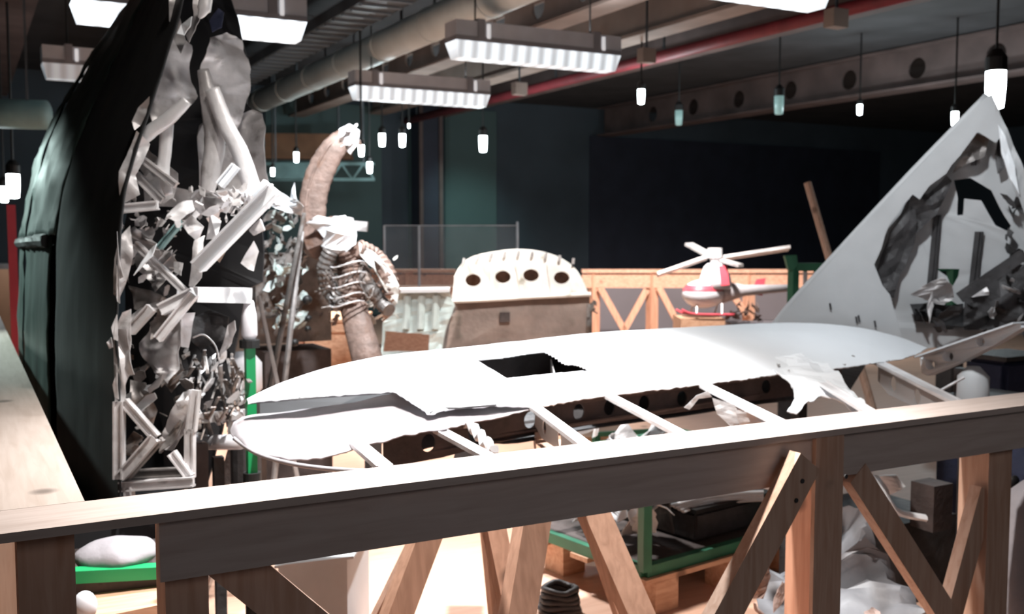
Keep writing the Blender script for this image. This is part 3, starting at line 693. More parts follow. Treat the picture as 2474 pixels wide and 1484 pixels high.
obj('skin_panel', lofted(strip(.44, .79, 4, 8), 6, 6, rough=.012, seed=4), 'green_skin', gw, smooth=True, solid=.006)
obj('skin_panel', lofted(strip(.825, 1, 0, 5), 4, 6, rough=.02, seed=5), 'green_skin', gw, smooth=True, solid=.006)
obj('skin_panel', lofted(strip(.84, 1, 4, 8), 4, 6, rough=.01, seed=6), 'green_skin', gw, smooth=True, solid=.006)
obj('inner_frame', lofted([[p+rgt*.06 for p in r] for r in strip(.3, 1)], 4, 4), 'black', gw, solid=.01)
b = BM(); pts = [P(*fe[4]).lerp(P(*be[4]), t)-rgt*.075*math.sin(math.pi*t)-Vector((0, 0, .02)) for t in (.45, .6, .75, .9, 1)]
tube(b, smoothpath(pts, 4), .03, 8, wob=.4); obj('joint_band', b, 'black', gw)
# black backing sheet put in for the dark interior
obj('dark_backing', plate(BM(), pix([(440, -40), (540, -40), (575, 40), (592, 130), (598, 250), (636, 290), (640, 400), (634, 680), (598, 700), (565, 860), (545, 1000), (500, 1180), (300, 1200), (300, 560), (352, 300)], 4.35), th=.02, crumple=.02, cuts=3), 'black', gw)
# structural part: crop converters (u,v in enlarged detail views)
A = lambda u, v: (250+u/2.968, v/2.968)
B = lambda u, v: (250+u/2.968, 400+v/2.968)
Cc = lambda u, v: (250+u/3.298, 800+v/3.298)
def sheet(conv, pts, d, matn, cr=.02, name='torn_sheet', dd=.0):
    n = len(pts); cx = sum(p[0] for p in pts)/n; cy = sum(p[1] for p in pts)/n
    out = []
    for i, p in enumerate(pts):
        x, y = conv(*p); ddd = d+dd*((p[0]-cx)/200)+R.uniform(-.02, .02); out.append(P(x, y, ddd))
    return obj(name, plate(BM(), out, th=.004, crumple=cr*(.45 if conv is A else .7), seed=R.random()*20, cuts=5), matn, gw, auto=True)
def tb(conv, pts, wpx, d, matn, name='bent_tube', flat=.6, d1=None):
    "bent tube through detail-view points; wpx = width in detail pixels"
    q = []; n = len(pts)
    for i, p in enumerate(pts):
        x, y = conv(*p); q.append(P(x, y, d+((d1 or d)-d)*i/max(1, n-1)))
    sc_ = 2.968 if conv is not Cc else 3.298
    if not isinstance(wpx, (list, tuple)): wpx = [wpx]*n
    path = smoothpath(q, 6) if n > 2 else q
    rad = []
    for i in range(len(path)):
        t = i/(len(path)-1)*(n-1); k = min(int(t), n-2); rad.append((wpx[k]+(wpx[k+1]-wpx[k])*(t-k))/sc_/F*d/2*1.2)
    return obj(name, tube(BM(), path, rad, 10, flat=flat, ups=tuple(fwd), wob=.06), matn, gw, smooth=True)
def br(conv, p0, p1, wpx, d, matn, d1=None, name='broken_strut', t=.02):
    x, y = conv(*p0); a = P(x, y, d); x, y = conv(*p1); c = P(x, y, d1 or d)
    sc_ = 2.968 if conv is not Cc else 3.298; w_ = wpx/sc_/F*d
    b = BM(); bar(b, a, c, w_, t, up=tuple(fwd)); 
    x_, y_, z_ = frame(a, c, tuple(fwd))
    for s in (-1, 1): bar(b, a+x_*s*w_/2, c+x_*s*w_/2, .006, t*1.8, up=tuple(fwd))
    return obj(name, b, matn, gw)
# upper opening
sheet(A, [(480, 200), (545, 240), (600, 330), (640, 560), (680, 690), (600, 780), (560, 720), (470, 790), (310, 880), (300, 720), (380, 540), (450, 300)], 3.85, 'alu', .05, dd=.1)
tb(A, [(600, 720), (480, 840), (330, 950), (240, 1040)], [70, 85, 90, 80], 3.68, 'alu_l')
sheet(A, [(330, 690), (250, 770), (205, 870), (225, 935), (270, 900), (330, 780)], 3.62, 'alu', .02)
tb(A, [(455, 880), (445, 1050), (430, 1250), (470, 1400)], [85, 80, 75, 50], 3.72, 'alu_l')
sheet(A, [(240, 940), (330, 1030), (300, 1130), (240, 1260), (265, 1400), (115, 1470), (122, 1230), (175, 1090)], 3.64, 'alu_l', .03)
br(A, (290, 1150), (520, 1330), 38, 3.7, 'alu'); br(A, (230, 1250), (420, 1440), 45, 3.72, 'alu')
sheet(A, [(300, 1050), (420, 1150), (530, 1240), (500, 1420), (420, 1460), (300, 1320), (250, 1200)], 3.9, 'alu', .05)
sheet(A, [(475, -60), (570, -60), (545, 110), (600, 300), (560, 390), (490, 250), (468, 150)], 3.7, 'alu', .03)
sheet(A, [(560, 180), (640, 120), (625, 190), (580, 255), (530, 240)], 3.62, 'white', .01)
sheet(A, [(640, -60), (780, -60), (760, 80), (700, 140), (620, 310), (590, 260), (650, 120)], 3.75, 'alu', .04)
tb(A, [(735, -60), (720, 60), (690, 130)], [70, 80, 20], 3.66, 'alu_l')
sheet(A, [(830, 60), (870, 90), (850, 200), (780, 230), (760, 150)], 3.9, 'navycloth', .02)
sheet(A, [(720, 400), (760, 270), (880, 230), (980, 290), (1020, 430), (1032, 650), (985, 880), (900, 980), (830, 880), (780, 700), (690, 560)], 4.05, 'alu', .06, dd=.1)
tb(A, [(780, 640), (870, 880), (990, 1120), (1080, 1400), (1095, 1470)], [90, 100, 105, 110, 90], 3.78, 'alu_l')
tb(A, [(715, 500), (765, 760), (800, 1000), (770, 1230), (745, 1380)], [70, 110, 130, 120, 80], 3.82, 'alu')
sheet(A, [(980, 830), (1060, 780), (1130, 810), (1165, 920), (1172, 1300), (1110, 1440), (1000, 1300), (940, 1000)], 4.2, 'alu', .05)
sheet(A, [(840, 1020), (960, 1060), (1040, 1250), (1050, 1440), (830, 1400), (790, 1200)], 4.1, 'alu', .05)
br(A, (950, 1190), (835, 1330), 46, 3.7, 'white')
sheet(A, [(690, 900), (725, 870), (745, 1100), (740, 1380), (685, 1350), (672, 980)], 3.95, 'alu', .03)
# middle
br(B, (130, 310), (390, 285), 50, 3.66, 'alu_l')
sheet(B, [(480, 330), (540, 290), (640, 260), (665, 330), (540, 425), (460, 390)], 3.66, 'alu_l', .03)
sheet(B, [(565, 420), (640, 355), (725, 440), (672, 545), (610, 490)], 3.7, 'alu_l', .02)
sheet(B, [(760, 340), (845, 400), (805, 525), (735, 530)], 3.72, 'alu_l', .02)
br(B, (1225, 170), (680, 725), 92, 3.5, 'white', d1=3.58, t=.03)
br(B, (1215, 150), (1120, 260), 130, 3.52, 'white', t=.03)
sheet(B, [(110, 520), (190, 430), (212, 640), (180, 800), (110, 970), (66, 930), (75, 670)], 3.62, 'alu', .03)
sheet(B, [(230, 560), (250, 440), (370, 520), (515, 640), (500, 720), (390, 900), (330, 870), (225, 700)], 3.95, 'alu', .08)
sheet(B, [(215, 790), (330, 600), (378, 560), (345, 650)], 3.66, 'white', .01)
br(B, (230, 560), (580, 900), 34, 3.72, 'alu'); br(B, (560, 400), (400, 590), 26, 3.8, 'teal')
sheet(B, [(660, 540), (722, 500), (700, 800), (640, 880), (612, 860)], 3.68, 'alu', .02)
br(B, (410, 1035), (650, 915), 75, 3.66, 'alu_l')
br(B, (190, 1190), (345, 1020), 60, 3.64, 'alu'); br(B, (390, 1245), (650, 920), 50, 3.62, 'alu_l')
sheet(B, [(190, 1060), (330, 990), (420, 970), (330, 1080), (200, 1160)], 3.75, 'alu', .03)
sheet(B, [(555, 1060), (655, 1050), (630, 1210), (610, 1305), (560, 1300)], 3.66, 'alu_l', .015)
sheet(B, [(250, 1270), (370, 1090), (540, 1000), (560, 1250), (550, 1470), (480, 1560), (380, 1470), (300, 1380)], 3.85, 'alu', .05)
sheet(B, [(320, 1130), (400, 1010), (480, 1040), (430, 1180), (350, 1250)], 3.78, 'alu_d', .03)
sheet(B, [(985, 700), (1075, 540), (1115, 620), (1075, 755), (1040, 745)], 3.8, 'alu', .02)
sheet(B, [(1040, 470), (1120, 380), (1150, 460), (1080, 505)], 3.82, 'alu', .02)
sheet(B, [(810, 680), (860, 560), (890, 600), (830, 700)], 3.9, 'alu_d', .02)
sheet(B, [(810, 1385), (900, 1150), (950, 1115), (962, 1180), (900, 1300)], 3.75, 'alu', .03)
sheet(B, [(130, 1050), (185, 1030), (195, 1280), (215, 1500), (80, 1500), (82, 1200)], 3.62, 'alu', .03)
sheet(B, [(20, 1270), (60, 1230), (75, 1300), (45, 1315)], 3.6, 'alu', .01)
tb(B, [(640, 1235), (720, 1215), (800, 1290), (830, 1400)], 10, 3.66, 'alu')
# lower
sheet(Cc, [(85, -20), (185, -20), (232, 320), (175, 430), (165, 640), (88, 620)], 3.62, 'alu', .02)
br(Cc, (125, 560), (125, 1180), 62, 3.6, 'alu', name='frame_tube')
br(Cc, (165, 560), (420, 850), 55, 3.61, 'alu', name='frame_tube')
br(Cc, (410, 850), (140, 1160), 70, 3.6, 'alu', name='frame_tube'); br(Cc, (470, 860), (170, 1200), 26, 3.64, 'alu_d')
br(Cc, (735, 470), (700, 800), 60, 3.66, 'alu', name='frame_tube'); br(Cc, (690, 780), (690, 1170), 58, 3.66, 'alu', name='frame_tube')
br(Cc, (545, 970), (690, 1160), 52, 3.64, 'alu_l', name='frame_tube')
sheet(Cc, [(470, 790), (600, 560), (690, 460), (735, 540), (725, 740), (600, 860), (540, 950), (440, 930)], 3.72, 'alu', .03)
sheet(Cc, [(500, 880), (600, 700), (640, 720), (560, 900), (450, 960)], 3.68, 'alu_d', .02)
sheet(Cc, [(575, 565), (640, 490), (680, 480), (640, 545)], 3.64, 'white', .01)
sheet(Cc, [(250, 600), (330, 520), (400, 500), (415, 545), (280, 655)], 3.7, 'alu_l', .02)
sheet(Cc, [(350, 460), (465, 340), (505, 350), (440, 450), (370, 500)], 3.72, 'alu', .02)
sheet(Cc, [(160, 900), (240, 800), (320, 850), (200, 980)], 3.9, 'alu_d', .02)
br(Cc, (130, 1240), (720, 1200), 66, 3.62, 'alu', name='base_rail'); br(Cc, (200, 1240), (210, 1340), 50, 3.62, 'alu')
br(Cc, (230, 1140), (680, 1120), 60, 3.95, 'alu_d', name='base_rail')
sheet(B, [(180, 860), (330, 900), (450, 960), (380, 1060), (230, 1030)], 4.0, 'alu_d', .04)
sheet(B, [(620, 1100), (760, 1040), (900, 1080), (860, 1250), (700, 1330), (640, 1250)], 4.1, 'dark', .05)
sheet(Cc, [(200, 380), (330, 420), (420, 640), (380, 760), (240, 700)], 4.05, 'alu_d', .05)
sheet(Cc, [(480, 160), (600, 120), (640, 330), (560, 480), (500, 380)], 4.05, 'alu_d', .05)
sheet(B, [(640, 180), (900, 160), (1000, 260), (860, 330), (690, 320)], 4.0, 'alu', .06)
sheet(A, [(300, 1150), (500, 1330), (660, 1380), (700, 1484), (300, 1484)], 4.05, 'alu', .05)
# scraps in the mouth
b = BM()
for k in range(48): x, y = B(R.uniform(620, 1060), R.uniform(170, 400)); scrap(b, P(x, y, R.uniform(3.65, 3.95)), R.uniform(.02, .05))
for k in range(40): x, y = B(R.uniform(80, 640), R.uniform(200, 460)); scrap(b, P(x, y, R.uniform(3.7, 4.1)), R.uniform(.012, .035))
for k in range(30): x, y = B(R.uniform(150, 560), R.uniform(480, 900)); scrap(b, P(x, y, R.uniform(3.8, 4.2)), R.uniform(.015, .045))
obj('crumpled_scraps', b, 'alu', gw)
b = BM()
for k in range(60): x, y = Cc(R.uniform(720, 1120), R.uniform(150, 720)); tube(b, [P(x, y, R.uniform(3.85, 4.2)), P(x+R.uniform(-25, 25), y+R.uniform(20, 60), R.uniform(3.85, 4.2))], R.uniform(.003, .012), 5, flat=.4)
for k in range(50): x, y = Cc(R.uniform(180, 700), R.uniform(100, 1050)); scrap(b, P(x, y, R.uniform(3.85, 4.25)), R.uniform(.015, .04))
obj('brown_tangle', b, 'alu_d', gw)
b = BM()
for k in range(26): x, y = Cc(R.uniform(740, 1130), R.uniform(200, 720)); scrap(b, P(x, y, R.uniform(3.85, 4.3)), R.uniform(.02, .045))
x, y = Cc(720, 700); x1, y1 = Cc(1130, 660)
bar(b, P(x, y, 3.9), P(x1, y1, 4.2), .02, .04)
obj('crumpled_scraps', b, 'alu', gw)
b = BM()
for x0, y0, x1, y1 in ((284, 640, 276, 700), (282, 760, 270, 790), (283, 900, 272, 930), (284, 560, 292, 640)):
    plate(b, pix([(x0, y0), (x1, y1), (x1+6, y1+30), (x0+4, y1+35)], 3.58), th=.004, crumple=.01, cuts=2)
obj('torn_edge', b, 'alu', gw)
obj('standing_base', box(BM(), gl+Vector((-.35, -.55, .0)), gl+Vector((.12, 1.2, .62))), 'black', gw)
obj('side_post', bar(BM(), P(482, 1070, 3.9), P(484, 1290, 3.9), .05, .08), 'brown_d', gw)

# ---- green post stand with padded head and metal arm
a = P(608, 1100, 3.98)
sp = thing('green_stand', (a.x, a.y, 0), 'bright green upright post stand with white padded head left of the wing tip', 'stand')
zt = P(608, 838, 3.98).z; zb = P(608, 1142, 3.98).z
obj('post', box(BM(), (a.x-.018, a.y-.018, zb), (a.x+.018, a.y+.018, zt)), 'green', sp)
obj('base', tube(BM(), [(a.x, a.y, 0), (a.x, a.y, .03), (a.x, a.y, .05), (a.x, a.y, zb)], [.13, .13, .035, .035], 20), 'lampblack', sp)
obj('collar', tube(BM(), [(a.x, a.y, zt), (a.x, a.y, zt+.03)], .04, 12), 'lampblack', sp)
z2 = P(608, 725, 3.98).z
obj('padded_head', tube(BM(), [(a.x, a.y, zt+.03), (a.x, a.y, zt+.05), (a.x, a.y, z2-.06), (a.x, a.y, z2)], [.022, .031, .029, .018], 16), 'plastic', sp, smooth=True)
e = P(470, 712, 3.75)
arm = obj('arm', bar(BM(), Vector((a.x, a.y, z2+.02)), e, .045, .06, w1=.04, h1=.055), 'alu_l', sp)
obj('bolt', ball(BM(), P(541, 712, 3.84), .012), 'dark', arm)
# thin support rods
for nm, q, lab, mn in (('support_rod', [(735, 515, 5.4, .012), (655, 925, 5.2, .02)], 'dark tapering rod leaning left of the bent propeller', 'alu_d'), ('support_rod', [(728, 560, 5.5, .016), (690, 905, 5.3, .016)], 'grey upright rod just right of the dark leaning rod', 'alu'), ('support_rod', [(625, 715, 5.0, .010), (660, 880, 5.0, .012)], 'thin pale rod descending from the arm end of the green stand', 'alu')):
    p0 = P(*q[0][:3]); p1 = P(*q[1][:3]); k = p0.z/(p0.z-p1.z); ft = p0+(p1-p0)*k
    tag(obj(nm, tube(BM(), [p0, p0.lerp(ft, .5), ft], [q[0][3], q[1][3], q[1][3]], 8, flat=.7), mn), lab, 'rod')
# white float behind the post, white tube, brown plank
a = P(590, 895, 4.62); r = thing('white_drum', (a.x, a.y, 0), 'white plastic drum standing behind the green post', 'drum')
zz = P(590, 950, 4.62).z; z1_ = P(590, 850, 4.62).z
obj('body', tube(BM(), [(a.x, a.y, zz), (a.x, a.y, zz+.02), (a.x, a.y, z1_-.05), (a.x, a.y, z1_)], [.065, .08, .08, .04], 20), 'plastic', r, smooth=True)
obj('pedestal', tube(BM(), [(a.x, a.y, 0), (a.x, a.y, zz)], .07, 16), 'dark', r)
a = P(475, 1070, 4.15); c = P(580, 1068, 3.9)
r = thing('white_tube', (a+c)/2, 'short pale blue-white tube between the green wreck and the wing nose', 'tube')
obj('pipe', tube(BM(), [a, c], .03, 16), 'plastic', r, smooth=True); obj('flange', tube(BM(), [a, a+(c-a)*.08], .042, 16), 'alu', r)
obj('stand', box(BM(), ((a.x+c.x)/2-.02, (a.y+c.y)/2-.02, 0), ((a.x+c.x)/2+.02, (a.y+c.y)/2+.02, a.z-.03)), 'dark', r)
p0 = P(578, 1065, 4.9); p1 = P(553, 1155, 4.8); ft = p0+(p1-p0)*(p0.z/(p0.z-p1.z))
tag(obj('wooden_prop', bar(BM(), p0, ft, .075, .04, up=tuple(fwd)), 'rust'), 'dark brown leaning plank beside the green post foot', 'plank')

# ================================================================== BENT PROPELLER AND ENGINE
D = 6.2
pl_ = P(830, 650, D); pr = thing('wrecked_engine', (pl_.x, pl_.y, 0), 'wrecked engine with curled rusty brown propeller blades and tangled pipes', 'aircraft engine')
bl = smoothpath([P(762, 560, D), P(755, 500, D), P(766, 440, D), P(786, 392, D), P(812, 352, D), P(842, 326, D+.05)], 8)
obj('propeller_blade', tube(BM(), bl, [(.075+.012*math.sin(math.pi*i/len(bl))-.02*(i/len(bl))**3)*(1+.035*((i//2) % 2)) for i in range(len(bl))], 16, flat=.32, ups=tuple(fwd), wob=.05), 'rust', pr, smooth=True)
obj('blade_spar', tube(BM(), [p-fwd*.022-rgt*.035 for p in bl], .011, 8), 'rust', pr)
b = BM()
for k in range(8): scrap(b, P(R.uniform(825, 862), R.uniform(302, 350), D+R.uniform(-.05, .05)), R.uniform(.03, .06))
plate(b, pix([(820, 315), (845, 298), (868, 315), (866, 345), (845, 372), (822, 350)], D), th=.02, crumple=.03, cuts=3)
obj('torn_blade_tip', b, 'alu_l', pr)
bl = smoothpath([P(838, 620, D), P(848, 690, D-.05), P(858, 760, D-.1), P(885, 860, D-.2), P(900, 930, D-.2)], 6)
obj('propeller_blade', tube(BM(), bl, [.07+.03*i/len(bl) for i in range(len(bl))], 14, flat=.5, ups=tuple(fwd), wob=.03), 'rust', pr, smooth=True)
obj('hub', tube(BM(), [P(752, 592, D+.02), P(760, 588, D), P(812, 566, D-.04), P(822, 562, D-.05)], [.085, .12, .12, .10], 9), 'rust', pr)
obj('spinner', tube(BM(), [P(818, 612, D-.08), P(816, 596, D-.09), P(822, 560, D-.11), P(828, 548, D-.11), P(830, 525, D-.11)], [.07, .105, .10, .085, .06], 11, wob=.06), 'alu_l', pr, label='brightly lit pale broken spinner')
b = BM(); plate(b, pix([(742, 540), (770, 520), (800, 528), (832, 520), (858, 545), (862, 590), (835, 612), (800, 600), (770, 560)], D-.16), th=.01, crumple=.03, cuts=3)
obj('bent_cowl_piece', b, 'white', pr, auto=True)
obj('bolt_lug', bar(BM(), P(855, 545, D), P(888, 548, D), .05, .06), 'alu', pr)
# exhaust manifolds: curved ribbed pipes
for (pts, r0) in (([(800, 605), (785, 650), (795, 700), (822, 740)], .045), ([(835, 600), (850, 640), (852, 690), (845, 730)], .06), ([(865, 600), (905, 620), (935, 660), (948, 710)], .05), ([(870, 640), (890, 690), (920, 730), (940, 750)], .04)):
    path = smoothpath([P(x, y, D-.1+R.uniform(-.05, .05)) for x, y in pts], 8)
    e = obj('exhaust_pipe', tube(BM(), path, [r0*(1+.12*(i % 2)) for i in range(len(path))], 14, ups=tuple(fwd)), 'alu_d' if r0 < .05 else 'rust', pr, smooth=False)
obj('cowl_fragment', plate(BM(), pix([(868, 585), (905, 610), (940, 645), (965, 690), (960, 735), (930, 700), (905, 650), (870, 615)], D-.15), [pix([(905, 625), (920, 640), (940, 675), (930, 690), (910, 660)], D-.15)], th=.008, crumple=.02, cuts=3), 'cream', pr)
b = BM()
for y0 in (640, 665, 690, 715, 735):
    c_ = P(842, y0, D-.12); tube(b, [c_+rgt*.11*math.cos(t)+fwd*-.09*math.sin(t)+Vector((0, 0, .02*math.sin(t*2))) for t in [k*.4 for k in range(9)]], .005, 6)
obj('clamp_bands', b, 'alu_l', pr)
wb = BM()
wires(wb, P(815, 690, D-.08), .13, 9, .004); wires(wb, P(880, 690, D-.08), .15, 6, .003); obj('cables', wb, 'alu_d', pr)
b = BM()
for k in range(46): scrap(b, P(R.uniform(775, 960), R.uniform(610, 780), D+R.uniform(-.1, .15)), R.uniform(.015, .05))
obj('crumpled_scraps', b, 'cream', pr)
b = BM()
for k in range(30): scrap(b, P(R.uniform(775, 930), R.uniform(620, 780), D+R.uniform(-.05, .2)), R.uniform(.02, .06))
obj('brown_tangle', b, 'rust', pr)
# engine block left of the prop
b = BM()
for k in range(70): scrap(b, P(R.uniform(640, 740), R.uniform(500, 800), D+R.uniform(0, .35)), R.uniform(.03, .08))
obj('engine_debris', b, 'alu_d', pr)
b = BM()
for k in range(60): scrap(b, P(R.uniform(640, 745), R.uniform(510, 790), D+R.uniform(-.05, .2)), R.uniform(.02, .06))
obj('engine_debris', b, 'mint', pr)
b = BM(); plate(b, pix([(640, 470), (665, 455), (700, 480), (712, 440), (720, 480), (735, 500), (728, 520), (690, 515), (660, 500)], D-.6), th=.01, crumple=.03, cuts=3)
obj('bright_scrap', b, 'white', pr)
obj('block', box(BM(), P(690, 720, D+.6)-Vector((.25, .2, .28)), P(690, 720, D+.6)+Vector((.25, .2, .3))), 'alu_d', pr)
for c_, rr in (((742, 725), .03), ((745, 770), .022), ((712, 828), .025), ((744, 795), .02)): obj('port', ball(BM(), P(*c_, D), rr), 'lampblack', pr)
obj('engine_stand', box(BM(), P(700, 840, D+.55)-Vector((.22, .2, P(700, 840, D+.55).z)), P(700, 840, D+.55)+Vector((.22, .2, 0))), 'brown_d', pr)
obj('stand_leg', box(BM(), (P(900, 930, D-.2).x-.04, P(900, 930, D-.2).y-.04, 0), (P(900, 930, D-.2).x+.04, P(900, 930, D-.2).y+.04, P(900, 930, D-.2).z)), 'dark', pr)

# ================================================================== MIDDLE GROUND
# wooden crate
def crate(px0, px1, pyt, d, depth, label, matn='crate', z0=0, name='wooden_crate', fr=True):
    a = P(px0, pyt, d); c = P(px1, pyt, d); z1 = a.z; x = (c-a); x.z = 0; wd = x.length; x.normalize(); y = Vector((-x.y, x.x, 0))
    r = thing(name, ((a.x+c.x)/2, (a.y+c.y)/2, z0), label, 'crate')
    def bx(b, u0, u1, v0, v1, w0, w1):
        vs = [Vector((a.x, a.y, 0))+x*u+y*v+Vector((0, 0, w_)) for w_ in (w0, w1) for u, v in ((u0, v0), (u1, v0), (u1, v1), (u0, v1))]
        vs = [b.verts.new(v) for v in vs]
        for f in ((3, 2, 1, 0), (4, 5, 6, 7), (0, 1, 5, 4), (1, 2, 6, 5), (2, 3, 7, 6), (3, 0, 4, 7)): b.faces.new([vs[i] for i in f])
        return b
    obj('body', bx(BM(), 0, wd, 0, depth, z0, z1), matn, r)
    if fr:
        t = .03; f = .08
        obj('batten', bx(BM(), 0, wd, -t, -.001, z1-f, z1), matn, r); obj('batten', bx(BM(), 0, f, -t, -.001, z0, z1-f), matn, r); obj('batten', bx(BM(), wd-f, wd, -t, -.001, z0, z1-f), matn, r)
        obj('lid', bx(BM(), -.02, wd+.02, -.05, depth+.02, z1+.001, z1+.022), matn, r)
    return r
crate(738, 860, 778, 8.2, .8, 'large salmon wooden crate behind the bent propeller blades')
crate(700, 742, 790, 8.6, .5, 'narrow brown crate left of the large salmon crate', 'redpine')
# mint metal frame panel left of bulkhead
r = thing('mint_panel', (P(1020, 850, 8.4).x, P(1020, 850, 8.4).y, 0), 'pale mint-white battered metal panel with a square cut-out beside the bulkhead', 'aircraft panel')
dm = 8.4
b = BM(); plate(b, pix([(958, 702), (1085, 700), (1098, 740), (1075, 800), (1062, 870), (920, 870), (925, 780), (950, 760)], dm), [pix([(930, 800), (1038, 808), (1036, 850), (925, 850)], dm)], th=.05, crumple=.02, cuts=3)
obj('panel', b, 'mint', r)
for x in (985, 1020, 1055): obj('pleat', tube(BM(), pix([(x, 715), (x-4, 795)], dm-.03), .035, 8, flat=.6), 'mint', r)
obj('top_edge', bar(BM(), P(956, 702, dm), P(1086, 700, dm), .2, .03), 'white', r)
obj('support', box(BM(), (r.location.x-.3, r.location.y-.05, 0), (r.location.x+.3, r.location.y+.05, P(1020, 875, dm).z)), 'dark', r)
# bulkhead with four round holes
d9 = 9.0; r = thing('domed_bulkhead', (P(1250, 900, d9).x, P(1250, 900, d9).y, 0), 'cream domed bulkhead with four round holes above a weathered brown panel', 'aircraft bulkhead')
dome = [(1092, 718), (1098, 670), (1115, 640), (1145, 620), (1200, 608), (1250, 603), (1300, 607), (1345, 620), (1385, 645), (1408, 680), (1420, 710), (1300, 716), (1200, 722), (1100, 726)]
b = BM(); hx = lambda x, y: circ(P(x, y, d9), rgt, upv, 19/F*d9, 15/F*d9)
plate(b, pix(dome, d9), [hx(1143, 677), hx(1215, 669), hx(1283, 665), hx(1357, 671)], th=.06)
obj('dome_face', b, 'cream', r)
obj('dome_shell', lofted([pix(dome[1:11], d9+.02), pix([(x*.9+125, y*.93+45) for x, y in dome[1:11]], d9+.5)], 3, 3), 'cream', r, solid=.01)
obj('back_plate', plate(BM(), pix([(1110, 712), (1118, 650), (1200, 618), (1300, 618), (1375, 650), (1400, 705)], d9+.3), th=.01), 'rust', r)
obj('lower_panel', plate(BM(), pix([(1100, 727), (1300, 717), (1424, 712), (1424, 900), (1060, 900)], d9+.02), th=.05, crumple=.01, cuts=3), 'bulk', r)
obj('rim', tube(BM(), smoothpath(pix([(1088, 728), (1200, 723), (1300, 717), (1428, 711)], d9-.02), 4), .02, 8), 'cream', r)
for s, (x0, x1) in enumerate(((1088, 1060), (1424, 1422))): obj('side_flange', tube(BM(), pix([(x0, 735), (x1, 900)], d9-.02), .03, 8, flat=.6), 'alu_d', r)
b = BM()
for k in range(9): x = 1120+k*33; yy = 626-18*math.sin(math.pi*k/8); tube(b, pix([(x, yy+12), (x+2, yy-2)], d9-.02), .014, 6)
obj('dome_studs', b, 'alu', r)
for x0, x1 in ((1188, 1190), (1250, 1262), (1325, 1335)): obj('dome_rib', tube(BM(), pix([(x0, 640), (x1, 718)], d9-.012), .016, 8, flat=.6), 'cream', r)
obj('small_plate', plate(BM(), pix([(1207, 755), (1232, 754), (1232, 778), (1207, 779)], d9-.01), th=.02), 'brown_d', r)
b = BM()
for k in range(10): scrap(b, P(1085+R.uniform(-14, 14), 735+R.uniform(-20, 30), d9-.04), .04)
for k in range(8): scrap(b, P(1430+R.uniform(-8, 10), 725+R.uniform(-15, 40), d9-.04), .035)
obj('corner_fittings', b, 'alu_d', r)
obj('stand', box(BM(), (r.location.x-.5, r.location.y-.0, 0), (r.location.x+.5, r.location.y+.3, P(1250, 895, d9).z)), 'dark', r)

# far railing behind everything
DR = 15.0
def frail(label, x0, x1, yl, yr, posts, braces, d=DR):
    a = P(x0, yl, d); c = P(x1, yr, d); c.z = a.z; r = thing('wooden_railing', ((a.x+c.x)/2, (a.y+c.y)/2, 0), label, 'railing')
    obj('top_board', bar(BM(), a, c, .22, .05), 'redpine_x', r)
    dn = Vector((0, 0, -.15)); obj('fascia_board', bar(BM(), a+dn-fwd*.05, c+dn-fwd*.05, .04, .2), 'redpine_x', r)
    for px in posts:
        q = a.lerp(c, (px-x0)/(x1-x0)); obj('post', bar(BM(), Vector((q.x, q.y, 0)), q+Vector((0, 0, -.03)), .13, .13), 'redpine', r)
    for p0, p1 in braces:
        obj('brace', bar(BM(), P(*p0, d-.1), P(*p1, d-.1), .09, .06, up=tuple(fwd)), 'redpine', r)
    return r
frail('far salmon pine railing with V braces behind the model helicopter', 1405, 1960, 655, 668, (1435, 1576, 1810), [((1450, 695), (1508, 798)), ((1562, 700), (1508, 798)), ((1592, 695), (1642, 790)), ((1775, 720), (1805, 762))])
frail('far salmon pine railing seen between the propeller and the domed bulkhead', 880, 1100, 655, 656, (985,), [])
# grey-rose low wall beyond
a = P(1440, 735, 17.0); c = P(1960, 735, 17.0)
tag(obj('low_partition', bar(BM(), Vector((a.x, a.y, .4)), Vector((c.x, c.y, .4)), .1, .8), 'wallrose'), 'low grey-rose partition seen through the braces of the far railing', 'partition')
# showcase
r = thing('glass_showcase', P(1090, 655, 13.5), 'transparent glass showcase in front of the navy column', 'showcase'); r.location.z = 0
dc = 13.5; q0 = P(928, 545, dc); q1 = P(1012, 545, dc); q2 = P(1250, 545, dc); zb = .95
def pane(a, c): return plate(BM(), [Vector((a.x, a.y, zb)), Vector((c.x, c.y, zb)), Vector((c.x, c.y, q0.z)), Vector((a.x, a.y, q0.z))], th=.01)
obj('pane', pane(q0, q1), 'glassm', r); obj('pane', pane(q1+rgt*.01, q2), 'glassm', r)
for q in (q0, q1, q2): obj('edge', box(BM(), (q.x-.012, q.y-.012, zb), (q.x+.012, q.y+.012, q0.z+(.05 if q is q2 else 0))), 'glass_edge', r)
obj('top_rail', bar(BM(), Vector((q0.x, q0.y, q0.z)), Vector((q2.x, q2.y, q0.z)), .02, .012), 'glass_edge', r)
obj('plinth', bar(BM(), Vector((q0.x, q0.y, zb/2)), Vector((q2.x, q2.y, zb/2)), .5, zb), 'redpine_x', r)

